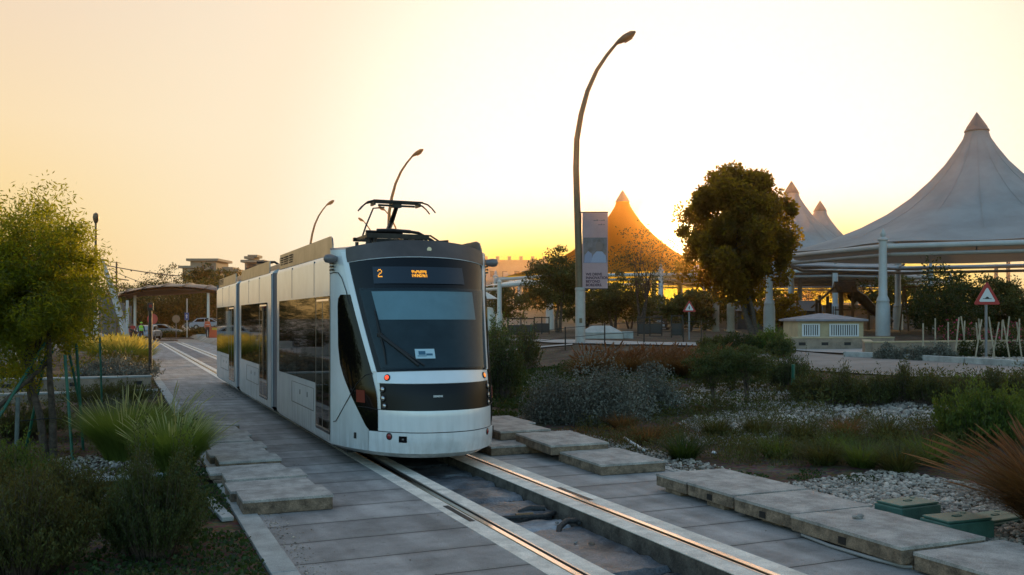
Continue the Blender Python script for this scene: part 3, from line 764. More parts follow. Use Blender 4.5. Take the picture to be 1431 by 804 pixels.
pg.bar((XC-.46, yb_-.1, 3.40), (XC-.46, yb_+.75, 3.40), .05); pg.bar((XC+.46, yb_-.1, 3.40), (XC+.46, yb_+.75, 3.40), .05)
pg.tube([(XC-.5, yb_, 3.47), (XC+.1, yb_, 3.47)], .022, 8); pg.tube([(XC-.35, yb_-.1, 3.48), (XC-.1, yb_-.12, 3.49), (XC+.2, yb_-.1, 3.48)], .03, 8)
for x in (-.5, -.4, .12, .3): pg.lathe([(.03, 3.2), (.045, 3.25), (.03, 3.3), (.045, 3.36)], (XC+x, yb_-.14, 0), 8)
pt = pg.build('pantograph', M['darkmetal'], tram, smooth=True)
q = MB()
q.tube([(XC-.15, yb_+.05, 3.44), (XC+.0, yb_+.3, 3.66), (XC+.02, yb_+.05, 3.90)], [.045, .04, .035], 8)
q.tube([(XC-.55, yb_, 3.40), (XC-.50, yb_, 3.55), (XC-.38, yb_, 3.84), (XC-.2, yb_, 3.86)], .014, 6)
q.tube([(XC+.1, yb_-.1, 3.49), (XC+.35, yb_-.05, 3.47), (XC+.6, yb_, 3.36), (XC+.75, yb_, 3.24)], .025, 8)
q.build('arm', M['darkmetal'], pt)
q = MB()
for dy, k in ((-.10, 1.), (.12, .96)):
    q.tube([(XC-.62*k, yb_+dy, 3.80), (XC-.56*k, yb_+dy, 3.87), (XC-.49*k, yb_+dy, 3.925), (XC-.40*k, yb_+dy, 3.95), (XC+.40*k, yb_+dy, 3.95), (XC+.49*k, yb_+dy, 3.925), (XC+.56*k, yb_+dy, 3.87), (XC+.62*k, yb_+dy, 3.80)], [.012]*2+[.014]*4+[.012]*2, 8)
    q.bar((XC-.40, yb_+dy, 3.955), (XC+.40, yb_+dy, 3.955), .045, .025)
q.bar((XC-.38, yb_-.10, 3.91), (XC-.38, yb_+.12, 3.91), .03, .05); q.bar((XC+.36, yb_-.10, 3.91), (XC+.36, yb_+.12, 3.91), .03, .05)
q.bar((XC-.3, yb_, 3.895), (XC+.3, yb_, 3.895), .04, .03); q.bar((XC-.07, yb_, 3.90), (XC+.07, yb_, 3.90), .1, .07)
q.build('contact_bow', M['darkmetal'], pt)
q = MB()   # folded frame at the right
for y in (14.9, 15.5):
    q.tube([(XC+.30, y, 3.26), (XC+.62, y, 3.48), (XC+.78, y, 3.50), (XC+.95, y, 3.40), (XC+1.08, y, 3.28)], .016, 6)
    q.bar((XC+.3, y, 3.34), (XC+1.1, y, 3.42), .035)
q.box(XC+.45, XC+1.0, 14.85, 15.6, 3.16, 3.36); q.bar((XC+.72, 14.9, 3.49), (XC+.72, 15.5, 3.49), .04)
q.build('roof_resistor', M['darkmetal'], tram)
q = MB(); q.tube([(XC-.15, 23.6, 3.32), (XC-.5, 23.4, 3.50), (XC-.95, 23.2, 3.47)], .03, 8); q.tube([(XC-.3, 22.8, 3.3), (XC-.3, 22.8, 3.46), (XC+.6, 22.8, 3.46)], .035, 8)
q.build('roof_cable_duct', M['darkmetal'], tram)
# ================================================================ loose cover slabs on the paving
def cslab(x0, x1, y0, y1, z0, z1, label, rz=0., tilt=(0, 0), group='concrete cover slabs lying beside the track', chip=0):
    cx, cy = (x0+x1)/2, (y0+y1)/2
    t = thing('concrete_slab', label, 'slab', (cx, cy, z0), R(rz), group)
    t.rotation_euler = (R(tilt[0]), R(tilt[1]), R(rz))
    hx, hy, h = (x1-x0)/2-.004, (y1-y0)/2-.004, z1-z0
    b = MB(); b.box(-hx+.004, hx-.004, -hy+.004, hy-.004, 0, h-.03)
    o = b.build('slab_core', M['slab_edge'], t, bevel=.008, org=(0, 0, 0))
    # uneven weathered top
    nx, ny = max(4, int((x1-x0)/.12)), max(4, int((y1-y0)/.12)); sd_ = random.random()*50
    b = MB()
    def tp(u, v):
        e = 1 if (abs(u) == 1 or abs(v) == 1) else 0
        w_ = noise.noise(Vector((u*3*hx*4, v*3*hy*4, sd_)))
        return (u*(hx+(.006*w_ if e else 0)), v*(hy+(.006*w_ if e else 0)), h-.006*e+.004*w_)
    us = [-1+2*i/nx for i in range(nx+1)]; vs = [-1+2*i/ny for i in range(ny+1)]
    b.grid(tp, us, vs)
    ring = [(u, -1) for u in us]+[(1, v) for v in vs[1:]]+[(u, 1) for u in us[::-1][1:]]+[(-1, v) for v in vs[::-1][1:-1]]
    n = len(ring); b.add([tp(u, v) for u, v in ring]+[(tp(u, v)[0], tp(u, v)[1], h-.034) for u, v in ring], [(i, n+i, n+(i+1) % n, (i+1) % n) for i in range(n)])
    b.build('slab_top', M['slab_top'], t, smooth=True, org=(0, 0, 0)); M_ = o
    for k in range(chip):
        b = MB(); xx = -hx-.001 if chip < 3 else 0; yy = -hy+(k+.6)*2*hy/(chip+.2)
        b.box(xx-.002, xx+.03, yy-.045, yy+.045, .02, .085); b.build('lifting_slot', M['groove'], t, org=(0, 0, 0))
    return t
yy = 13.05
for i, (w_, dx) in enumerate(((.72, 0), (.70, -.06), (.74, .03), (.76, -.07), (.8, .02), (.8, -.06), (.8, .04))):
    cslab(1.27+dx, 2.11+dx-.012*i, yy, yy+w_-.045, 0.002, .15-.006*(i % 3), 'grey cover slab of the raised run between the tall grasses and the tram, %s from its near end' % ('first second third fourth fifth sixth seventh'.split()[i]), rz=random.uniform(-.3, .3), chip=0)
    yy += w_
for i, (y0, w_, dx, z) in enumerate(((10.08, .70, .0, .170), (10.80, .67, -.05, .150), (11.49, .65, -.02, .166), (12.17, .60, -.15, .145))):
    cslab(1.22+dx, 2.19+dx, y0, y0+w_-.035, .003 if i < 3 else .06, z, 'pale cover slab in the near stack of four at the left kerb, %s from the near end' % ('first second third fourth'.split()[i]), rz=(-.6, .3, -.2, .8)[i])
b = MB(); b.box(1.12, 1.32, 12.10, 12.62, .012, .058); tag(b.build('timber_packer', M['slab_edge'], bevel=.008), 'dark timber packer under the fourth pale cover slab', 'packer')
cslab(5.93, 6.93, 10.78, 12.15, .004, .155, 'single grey cover slab lying flat, nearest of the group right of the tram nose', rz=-1.2)
cslab(5.80, 6.76, 12.08, 13.42, .118, .268, 'grey cover slab propped on the lower ones, second right of the tram nose', rz=-.5, tilt=(1.2, 0))
cslab(5.22, 6.22, 13.00, 14.35, .004, .15, 'low cover slab tucked beside the tram nose', rz=.4)
cslab(5.60, 6.50, 13.55, 14.9, .155, .30, 'upper cover slab behind the tram nose corner', rz=.3)
cslab(5.75, 6.9, 15.0, 16.3, .01, .24, 'farthest cover slab partly hidden by the tram nose', rz=-.8)
cslab(6.06, 7.06, 9.02, 9.68, .055, .205, 'first of the row of cover slabs at the right kerb, counted from the far end', rz=-.5, chip=0)
cslab(6.06, 7.07, 8.14, 9.0, .055, .21, 'second of the row of cover slabs at the right kerb, counted from the far end', rz=.2, chip=1)
cslab(6.04, 7.05, 7.16, 8.10, .045, .205, 'third of the row of cover slabs at the right kerb, with a lifting slot', rz=.6, chip=1)
cslab(5.98, 6.95, 5.74, 7.13, .05, .205, 'long fourth cover slab of the right kerb row with a small stone on it', rz=-.4, chip=1)
cslab(6.05, 7.10, 4.3, 5.70, .02, .175, 'last and nearest cover slab at the right kerb, cut by the frame edge', rz=.5)
for x, y in ((6.2, 9.35), (6.2, 8.5), (6.25, 7.6), (6.2, 6.4), (6.75, 6.4), (6.8, 8.6), (6.2, 5.9)):
    struct(MB().box(x-.1, x+.1, y-.16, y+.16, .002, .052).build('slab_bearer', M['slab_edge']))
def stone(name, c, r, m, label=None, cat='stone', sq=(1, 1, .7)):
    bm = bmesh.new(); bmesh.ops.create_icosphere(bm, subdivisions=2, radius=r); s_ = random.random()*9
    for v in bm.verts:
        k = 1+.35*noise.noise(v.co/r*1.1+Vector((s_, s_, s_))); v.co = Vector((v.co.x*sq[0]*k, v.co.y*sq[1]*k, v.co.z*sq[2]*k))+Vector(c)
    me = bpy.data.meshes.new(name); bm.to_mesh(me); bm.free(); me.materials.append(m); o = bpy.data.objects.new(name, me); C.objects.link(o)
    if label: tag(o, label, cat)
    return o
M['stone'] = mat('limestone_pebble', (.30, .27, .25), .8, vary=.3, vscale=14, bump=.5, bscale=60)
M['rock'] = mat('brown_garden_rock', (.16, .11, .08), .85, vary=.4, vscale=7, bump=.9, bscale=25)
stone('stone', (6.45, 6.72, .225), .055, M['stone'], 'small pale stone lying on the long cover slab', sq=(1.2, .8, .5))
# conduit under the near slabs
b = MB(); b.tube([(6.02, 7.0, .03), (5.99, 6.6, .02), (5.98, 6.1, .03), (6.06, 5.8, .02), (6.3, 5.6, .03)], .016, 8)
tag(b.build('conduit', mat('grey_conduit', (.28, .27, .27), .5), smooth=True), 'thin grey conduit trailing out from under the right hand cover slabs', 'conduit')
# --- trench contents
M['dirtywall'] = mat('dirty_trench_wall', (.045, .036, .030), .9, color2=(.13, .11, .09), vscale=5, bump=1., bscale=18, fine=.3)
for x0_, x1_ in ((TR0, TR0+.004), (TR1-.012, TR1)):
    b = MB(); xs_ = x0_ if x0_ == TR0 else TR1
    sg_ = 1 if xs_ == TR0 else -1
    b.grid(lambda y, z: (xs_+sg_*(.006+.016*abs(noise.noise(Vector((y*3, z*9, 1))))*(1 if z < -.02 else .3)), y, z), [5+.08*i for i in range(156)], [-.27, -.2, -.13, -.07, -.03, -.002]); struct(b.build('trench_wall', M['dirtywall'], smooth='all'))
def rough_slab(x0, x1, y0, y1, z0, z1, m, name='trench_slab'):
    nx, ny = 14, max(8, int((y1-y0)/.06)); b = MB(); sd_ = random.random()*30
    b.grid(lambda u, v: (u, v+.03*noise.noise(Vector((u*6, sd_, 0))), z1+.022*noise.noise(Vector((u*5, v*5, sd_)))+.01*noise.noise(Vector((u*17, v*17, sd_)))-(.05 if (v < y0+.01 or v > y1-.01) else 0)), [x0+(x1-x0)*i/nx for i in range(nx+1)], [y0+(y1-y0)*j/ny for j in range(ny+1)])
    b.box(x0+.01, x1-.01, y0+.03, y1-.03, z0, z1-.035)
    return struct(b.build(name, m, smooth=True))
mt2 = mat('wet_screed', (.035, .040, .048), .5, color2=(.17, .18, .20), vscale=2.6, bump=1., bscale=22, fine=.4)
for y0, y1, z in ((4.0, 7.05, -.215), (7.1, 8.95, -.20), (9.55, 10.35, -.165), (10.42, 11.25, -.15), (11.32, 12.1, -.14), (12.2, 13.1, -.15), (13.2, 14.4, -.16), (14.5, 17.4, -.17)):
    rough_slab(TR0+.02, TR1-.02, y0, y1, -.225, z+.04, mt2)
rough_slab(TR0+.05, TR1-.05, 9.02, 9.5, -.22, -.185, mat('pale_mortar', (.30, .31, .33), .6, vary=.3, vscale=6, bump=.8, bscale=20))
M['hose'] = mat('black_corrugated_hose', (.02, .02, .021), .55, bump=.9, bscale=30)
b = MB(); b.tube([(3.80, 9.50, -.13), (3.95, 9.42, -.12), (4.15, 9.38, -.11), (4.4, 9.36, -.12), (4.60, 9.5, -.13)], [.026, .030, .024, .030, .030], 10)
tag(b.build('black_hose', M['hose'], smooth=True), 'black drain hose lying straight across the open trench', 'hose')
b = MB(); b.tube([(4.08, 9.41, -.11), (4.28, 9.39, -.105)], .033, 10); tag(b.build('hose_wrap', mat('brown_tape', (.16, .09, .035), .6, bump=.6)), 'brown taped joint around the hose in the trench', 'tape')
b = MB(); b.tube([(4.27, 8.73, -.19), (4.33, 8.82, -.13), (4.44, 8.88, -.085), (4.56, 8.90, -.09), (4.61, 8.88, -.13)], [.030, .032, .032, .031, .027], 10)
tag(b.build('black_hose', M['hose'], smooth=True), 'short black hose arching out of the trench floor', 'hose')
b = MB(); b.tube([(4.25, 9.72, -.14), (4.38, 9.70, -.10), (4.55, 9.66, -.11)], [.032, .040, .040], 10)
tag(b.build('pipe_stub', M['hose'], smooth=True), 'thick black pipe stub behind the hose joint in the trench', 'pipe')
for i in range(26):
    x, y = random.uniform(TR0+.05, TR1-.05), random.uniform(6.3, 12.5)
    o = stone('rubble', (x, y, -.15), random.uniform(.012, .035), M['stone'] if random.random() < .3 else M['rock']); tag(o, 'small crumb of rubble on the trench floor', 'rubble', 'crumbs of rubble on the trench floor')
for s_, y in ((-1, 8.9), (1, 9.4)):
    x = XL-.10 if s_ < 0 else XR+.09
    b = MB(); b.box(x-.03, x+.03, y-.0, y+.85, .002, .0075); struct(b.build('drain_slot', M['groove']))

# ================================================================ vegetation materials
def leafmat(name, c, t, tf=.4, var=.55, rough=.55, vary=.3, vs=1.5): return mat(name, c, rough, leafy=var, vary=vary, vscale=vs, trans=(t, tf), spec=.25)
M['willow'] = leafmat('feathery_leaf', (.055, .070, .010), (.50, .46, .015), .52)
M['dense'] = leafmat('dark_leaf', (.038, .036, .012), (.50, .32, .015), .55)
M['broad'] = leafmat('broad_leaf', (.022, .034, .010), (.08, .10, .012), .35)
M['silverleaf'] = leafmat('silver_leaf', (.165, .162, .130), (.14, .13, .09), .2, vary=.35)
M['rosemary'] = leafmat('rosemary_leaf', (.052, .072, .024), (.12, .13, .020), .35)
M['olive'] = leafmat('olive_leaf', (.066, .078, .022), (.14, .11, .02), .35)
M['grass'] = leafmat('green_blade', (.070, .105, .024), (.18, .24, .03), .45)
M['tallgrass'] = leafmat('fountain_blade', (.125, .165, .040), (.34, .42, .05), .45)
M['plume'] = leafmat('seed_plume', (.42, .42, .20), (.6, .56, .2), .45, vary=.15)
M['goldplume'] = leafmat('golden_plume', (.34, .25, .08), (.95, .75, .14), .6, vary=.2)
M['drygrass'] = leafmat('dry_blade', (.12, .070, .030), (.30, .15, .04), .45)
M['rustplume'] = leafmat('rust_plume', (.19, .095, .045), (.34, .15, .055), .35, vary=.25)
M['clover'] = leafmat('clover_leaf', (.028, .052, .016), (.07, .12, .02), .3)
M['moss'] = leafmat('lawn_leaf', (.022, .042, .010), (.07, .11, .012), .35)
M['pink'] = leafmat('pink_bract', (.35, .04, .09), (.4, .05, .1), .3)
M['bark'] = mat('brown_bark', (.085, .06, .045), .9, vary=.45, vscale=12, bump=1., bscale=30)
M['greenpole'] = mat('green_stake_paint', (.012, .10, .062), .5, vary=.3, vscale=6)
M['greypole'] = mat('grey_stake', (.10, .12, .115), .6, vary=.3, vscale=6)

# ---- plant builders (each its own top-level thing)
def tussock(c, L, r0, n, name, label, group=None, m='tallgrass', plume='plume', npl=60, lean=(.15, .85), droop=.5, w=.011, wind=(0, 0), pl=1.0):
    t = thing(name, label, 'grass', c, 0, group)
    V1, F1 = blades_arr(n, c, r0, L, w, lean, droop, 5, wind=wind)
    raw('blades', V1, F1, M[m], t)
    if npl:
        # stalks ending in seed plumes
        parts = []; st = []
        an = rng.random(npl)*2*np.pi; le = .05+.75*rng.random(npl)
        for k in range(npl):
            hd = np.array([np.cos(an[k])+wind[0]*1.2, np.sin(an[k])+wind[1]*1.2, 0]); Lk = L*pl*(.85+.35*rng.random()); d_ = droop*(.4+.7*rng.random())
            b0 = np.array(c)+np.array([r0*.5*np.cos(an[k]), r0*.5*np.sin(an[k]), 0])
            def P(t_): return b0+hd*Lk*(le[k]*t_*.75+d_*t_*t_*.45)+np.array([0, 0, Lk*(np.sqrt(1-le[k]**2*.6)*t_-d_*t_*t_*.30)])
            pts = [P(t_) for t_ in (0, .4, .75, .85, .93, 1.0, 1.06)]
            sd_ = np.array([-np.sin(an[k]), np.cos(an[k]), 0]); wd = np.array([.003, .003, .004, w*.8, w*1.05, w*.8, .002])*1.1
            for dirn in (sd_, np.array([0, 0, 1.])*.6+hd*-.4):
                vv = np.array([q for p_, w_ in zip(pts[2:], wd[2:]) for q in (p_-dirn*w_, p_+dirn*w_)])
                parts.append((vv, np.array([[2*i, 2*i+1, 2*i+3, 2*i+2] for i in range(4)])))
            vv = np.array([q for p_, w_ in zip(pts[:4], wd[:4]) for q in (p_-sd_*.002, p_+sd_*.002)]); st.append((vv, np.array([[2*i, 2*i+1, 2*i+3, 2*i+2] for i in range(3)])))
        V, Fq = join_arr(parts); raw('plumes', V, Fq, M[plume], t)
        V, Fq = join_arr(st); raw('stalks', V, Fq, M[m], t)
    return t
def twiggy(c, rx, ry, h, nst, per, name, label, m='rosemary', leaf=.035, group=None, cat='shrub', spread=.9, aspect=.28, stem='bark', up=1.2):
    """many upright twigs set with short leaves"""
    t = thing(name, label, cat, c, 0, group)
    an = rng.random(nst)*2*np.pi; rr = np.sqrt(rng.random(nst))
    x = rr*np.cos(an); y = rr*np.sin(an)
    env = np.array([1+.55*noise.noise(Vector((px_*2.1+c[0], py_*2.1, c[1]))) for px_, py_ in zip(x, y)])
    hh = h*np.sqrt(np.maximum(.08, 1-.75*rr**2))*(.68+.42*rng.random(nst)+.35*(rng.random(nst) > .93))*env
    x = x*(.85+.35*rng.random(nst)); y = y*(.85+.35*rng.random(nst))
    base = np.stack([c[0]+x*rx*(1-spread*.6), c[1]+y*ry*(1-spread*.6), np.full(nst, c[2])], 1)
    top = np.stack([c[0]+x*rx*1.0+rng.normal(0, .04, nst)*rx, c[1]+y*ry+rng.normal(0, .04, nst)*ry, c[2]+hh], 1)
    tt = .25+.8*rng.random((nst, per))**.8
    P = base[:, None]+(top-base)[:, None]*tt[..., None]; P[..., :2] += rng.normal(0, .010+.1*leaf, P[..., :2].shape)
    V, Fq = leaves_arr(P.reshape(-1, 3), leaf, aspect, up=up); raw('foliage', V, Fq, M[m], t)
    sdv = np.stack([-np.sin(an), np.cos(an), np.zeros(nst)], 1)*.004
    V = np.stack([base-sdv, base+sdv, top+sdv*.3, top-sdv*.3], 1).reshape(-1, 3); raw('twigs', V, np.arange(4*nst).reshape(-1, 4), M[stem], t)
    return t
def mound(c, rx, ry, h, n, name, label, m='silverleaf', leaf=.03, group=None, cat='shrub', seed=1, lumps=14, aspect=.5):
    t = thing(name, label, cat, c, 0, group)
    P = lumpy(n, rx, ry, h, lumps, .86, seed); P[:, 2] = np.abs(P[:, 2])
    P += np.array(c)
    V, Fq = leaves_arr(P, leaf, aspect, up=.6); raw('foliage', V, Fq, M[m], t)
    # woody skeleton inside
    b = MB()
    for k in range(10):
        a_ = k*.63+.2; e = Vector(c)+Vector((math.cos(a_)*rx*.55, math.sin(a_)*ry*.55, h*.6)); b.tube([Vector(c), (Vector(c)+e)/2+Vector((0, 0, .04)), e], [.012, .009, .004], 5)
    b.build('branches', M['bark'], t); return t
def tree(c, H, trunk_h, rx, ry, rz, n, leaf, name, label, m, seed=0, lumps=16, trunk_r=.12, stems=1, group=None, lean=(0, 0), droop=0., aspect=.45, cz=None, shell=.6, br=12, upl=.2, tw=None, clumps=None, ragged=.22, spread=.13):
    t = thing(name, label, 'tree', c, 0, group); r = random.Random(seed)
    cc = Vector(c)+Vector((lean[0], lean[1], cz if cz else H-rz))
    b = MB(); tips = []
    for s_ in range(stems):
        o_ = Vector((r.uniform(-1, 1), r.uniform(-1, 1), 0))*(trunk_r*1.6 if stems > 1 else 0)
        pts = [Vector(c)+o_]; top = cc+Vector((r.uniform(-.25, .25)*rx, r.uniform(-.25, .25)*ry, -rz*.15))+o_*2
        for k in (1, 2, 3, 4): f = k/4; pts.append(pts[0].lerp(top, f)+Vector((r.uniform(-.06, .06), r.uniform(-.06, .06), 0))*H*.25*(1 if k < 4 else 0))
        b.tube(pts, [trunk_r*(1.15-.2*k) for k in range(5)], 9); tips.append(pts)
    b.build('trunk', M['bark'], t, smooth=True)
    P, cen = crown_pts(n, rx, ry, rz, seed, clumps or max(40, lumps*6), ragged, spread, hang=droop)
    P = P+np.array(cc); b = MB(); big = [cen[i_] for i_ in np.argsort(-np.linalg.norm(cen/np.array([rx, ry, rz]), axis=1))[::max(1, len(cen)//(br*3))]]
    main = []
    for k in range(min(br, 14)):
        e = cc+Vector(cen[(k*7) % len(cen)])*.62; st = tips[k % len(tips)][2+(k % 2)]
        mid = st.lerp(e, .5)+Vector((0, 0, .04*H*r.random())); b.tube([st, mid, e], [trunk_r*.42, trunk_r*.28, trunk_r*.13], 6); main.append((mid, e))
    for q_ in big:
        q_ = cc+Vector(q_)*.97; mid, e = min(main, key=lambda me_: (me_[1]-q_).length); s0 = mid.lerp(e, .75)
        b.tube([s0, s0.lerp(q_, .5)+Vector((0, 0, .02*H*r.uniform(-1, 1))), q_], [trunk_r*.13, trunk_r*.08, trunk_r*.03], 4, False)
    b.build('branches', M['bark'], t)
    V, Fq = leaves_arr(P, leaf, aspect, up=upl, droop=droop); raw('crown', V, Fq, M[m], t)
    return t
# ================================================================ left garden
# big fountain grasses beside the paving
g_ = 'fountain grasses beside the left paving'
tussock((.70, 13.25, 0), .86, .20, 6500, 'fountain_grass', 'nearest tall fountain grass with pale plumes, beside the cover slabs', g_, npl=80, droop=.5, w=.006, lean=(.03, .45))
tussock((.10, 14.8, 0), 1.0, .26, 7000, 'fountain_grass', 'tall fountain grass behind and left of the nearest one', g_, npl=70, droop=.5, w=.006, lean=(.03, .45))
tussock((.70, 16.2, 0), .95, .2, 1500, 'fountain_grass', 'fountain grass tucked behind the two front ones', g_, npl=30, droop=.6, w=.010)
# grasses lit from behind, further along
g_ = 'backlit golden grasses further along the left paving'
for i, (x, y, L_) in enumerate(((.35, 47.5, 1.15), (-.55, 48.0, 1.2), (1.0, 48.5, 1.05), (.1, 50, 1.2))):
    tussock((x, y, 0), L_, .35, 1300, 'fountain_grass', 'golden backlit fountain grass behind the clipped hedge, %s of its clump' % (('near middle', 'left one', 'right one', 'rear one')[i]), g_, m='tallgrass', plume='goldplume', npl=170, w=.018, droop=.4, lean=(.1, .75))
for i, (x, y) in enumerate(((-1.9, 66), (-.4, 70), (.6, 64))):
    tussock((x, y, 0), 1.1, .6, 700, 'fountain_grass', ('distant golden grass left of the leaning mast', 'distant golden grass at the foot of the leaning mast', 'distant golden grass right of the leaning mast')[i], g_, m='tallgrass', plume='goldplume', npl=70, w=.03)
# hedge blocks behind the planter wall
for i, (cx, cy, rx, ry, h, lab, mm) in enumerate(((-.1, 33.5, 1.35, 1.5, .62, 'grey green clipped hedge right behind the planter wall', 'silverleaf'), (.0, 38.5, 1.4, 2.0, .62, 'olive clipped hedge between grey hedge and golden grasses', 'olive'), (-3.3, 33.5, 1.2, 1.3, .6, 'dark clipped hedge behind the planter wall by the bench', 'rosemary'))):
    twiggy((cx, cy, 0), rx, ry, h, 1100, 9, 'hedge', lab, mm, .075, cat='hedge', spread=.25, aspect=.4)
# planter walls
M['wallstone'] = mat('sandstone_wall', (.28, .205, .15), .85, vary=.25, vscale=2.5, bump=.6, bscale=40, fine=.2)
def wallrun(x0, x1, y0, y1, z0, z1, name, label, slots=0, grp=None):
    cx = (x0+x1)/2; t = thing(name, label, 'wall', (cx, (y0+y1)/2, z0), 0, grp)
    MB().box(x0, x1, y0, y1, z0-.3, z1-.05).build('wall_body', M['wallstone'], t, bevel=.008)
    MB().box(x0-.01, x1+.01, y0-.015, y1+.015, z1-.05, z1).build('coping', M['kerb'], t, bevel=.008)
    for k in range(slots):
        xx = x1-.35-k*1.7; MB().box(xx-.12, xx+.12, y0-.004, y0+.05, z0+.16, z0+.27).build('weep_slot', M['groove'], t)
wallrun(-9, .92, 29.0, 29.3, 0, .42, 'planter_wall', 'long sandstone planter wall behind the staked tree', 3)
wallrun(-9, .98, 26.1, 26.35, 0, .22, 'planter_wall', 'lower sandstone planter wall in front of the taller one')
# plaza beyond
struct(MB().box(-60, -4.0, 33, 90, -.3, .06).build('plaza_paving', mat('plaza_stone', (.30, .285, .28), .7, vary=.15, vscale=1., bump=.2)))
M['bench'] = mat('bench_concrete', (.42, .37, .33), .7, vary=.12, vscale=4)
def bench(x, y, rz, label):
    t = thing('stone_bench', label, 'bench', (x, y, .06), R(rz), 'pale benches on the plaza at the left'); o0 = (0, 0, 0)
    b = MB(); b.prism([(-.9, 0), (.9, 0), (.9, .42), (.5, .48), (-.2, .44), (-.9, .95), (-1.05, .9)], -.3, .3, Matrix.Rotation(R(90), 4, 'X')); b.build('seat', M['bench'], t, bevel=.03, org=o0)
    b = MB(); b.box(-1.05, 1.0, -.34, .34, -.02, .06); b.build('plinth', M['kerb'], t, org=o0, bevel=.01)
    return t
p = ground(30, 44); bench(p.x, p.y, 20, 'pale curved bench nearest to the staked tree')
p = ground(52, 58); bench(p.x, p.y, 200, 'pale bench farther out on the plaza')
b = MB(); p = ground(24, 36); b.tube([p+Vector((0, 0, -.1)), p+Vector((.02, 0, .5)), p+Vector((-.15, 0, .95)), p+Vector((-.5, 0, 1.1))], .035, 10); tag(b.build('cycle_stand', M['lip'], smooth=True), 'bent pale steel hoop behind the planter wall at far left', 'stand')
# staked young trees
tree((-.95, 15.5, 0), 3.95, 2., 1.02, 1.0, 1.18, 54000, .075, 'feathery_tree', 'feathery yellow green tree held by green stakes, nearest on the left', 'willow', 3, 30, .055, 2, None, (-.22, .0), droop=.35, aspect=.24, cz=2.68, shell=.35, br=14, clumps=170, spread=.15, ragged=.3, upl=.05)
tree((-1.15, 19.0, 0), 4.0, 2., 1.4, 1.4, 1.25, 24000, .10, 'feathery_tree', 'second feathery tree just behind the nearest one', 'willow', 8, 22, .07, 2, None, (-.3, 0), droop=.35, aspect=.20, cz=2.6, shell=.35, br=12, clumps=130, spread=.15, ragged=.3, upl=.05)
tree((-3.1, 17.5, 0), 4.0, 2., 1.5, 1.4, 1.4, 24000, .10, 'feathery_tree', 'feathery tree cut by the left frame edge', 'willow', 12, 22, .06, 1, None, (0, 0), droop=.35, aspect=.20, cz=2.6, shell=.35, br=12, clumps=130, spread=.15, ragged=.3, upl=.05)
gS = 'green tree stakes around the young trees'
def stake(a, b_, label, m='greenpole', r_=.022, g=gS):
    q = MB(); q.tube([a, b_], r_, 8); tag(q.build('tree_stake', M[m], smooth=True), label, 'stake', g)
st = [((-.60, 15.0, -.05), (-.72, 15.3, 1.55), 'upright green stake right of the nearest trunk'),
      ((-.50, 16.3, -.05), (-.60, 16.2, 1.7), 'green stake behind the nearest trunk'),
      ((-1.35, 16.5, -.05), (-1.0, 15.9, 1.6), 'green stake left of the nearest trunk'),
      ((-1.95, 14.6, -.05), (-.98, 15.35, 1.75), 'long slanting green stake braced against the nearest tree'),
      ((-2.3, 15.4, -.05), (-.9, 15.6, 1.6), 'second slanting green stake behind the long one'),
      ((-.55, 19.2, -.05), (-.85, 19.0, 1.6), 'green stake beside the second tree'),
      ((-1.5, 20.0, -.05), (-1.3, 19.3, 1.8), 'green stake behind the second tree'),
      ((-.9, 21.0, -.05), (-1.0, 21.0, 1.8), 'farther green stake between trunk and grasses'),
      ((-.3, 22.0, -.05), (-.35, 22.0, 1.7), 'farthest green stake in front of the planter wall')]
for a_, b_, l_ in st: stake(a_, b_, l_)
stake((-1.35, 15.1, -.05), (-1.33, 15.15, .95), 'short grey stake standing left of the nearest trunk', 'greypole', .03)
stake((-2.05, 14.9, .35), (-.95, 15.5, 1.45), 'brown bamboo brace lying against the green stake', 'bark', .03)
q = MB(); q.tube([(-.75, 15.1, .62), (-.95, 15.42, .60), (-1.3, 15.2, .6)], .008, 6); tag(q.build('tree_tie', M['seam']), 'dark tie band around the nearest trunk and stakes', 'tie')
# low planting
twiggy((.30, 8.75, 0), .46, .46, .80, 520, 75, 'rosemary_bush', 'dense round rosemary bush at the bottom left by the kerb', 'rosemary', .030)
twiggy((-.72, 8.6, 0), .62, .55, .66, 600, 60, 'rosemary_bush', 'loose rosemary bush at the very bottom left', 'olive', .034)
twiggy((-1.35, 9.9, 0), .75, .6, .72, 650, 55, 'rosemary_bush', 'taller rosemary bush behind the bottom left one', 'olive', .036)
twiggy((-.55, 10.4, 0), .55, .5, .55, 500, 55, 'rosemary_bush', 'rosemary bush between the bottom left one and the pale planks', 'olive', .034)
twiggy((-2.1, 11.6, 0), .8, .7, .75, 550, 50, 'rosemary_bush', 'feathery green bush at the left frame edge', 'grass', .045)
twiggy((-1.2, 12.2, 0), .65, .5, .5, 450, 45, 'rosemary_bush', 'low green bush in front of the staked tree', 'grass', .04)
twiggy((-.15, 18.6, 0), .7, .6, .55, 500, 30, 'grey_bush', 'soft grey bush behind the staked tree', 'silverleaf', .04)
twiggy((-1.6, 18.2, 0), 1.0, .7, .5, 500, 30, 'low_bush', 'dark low bush left of the staked tree', 'olive', .045)
twiggy((-2.9, 15.5, 0), 1.1, .8, .55, 600, 30, 'low_bush', 'brownish low bush at the left frame edge under the slanting stakes', 'olive', .045)
twiggy((-.2, 24.2, 0), 1.1, .8, .5, 500, 22, 'low_bush', 'dark bush in front of the low planter wall', 'olive', .055)
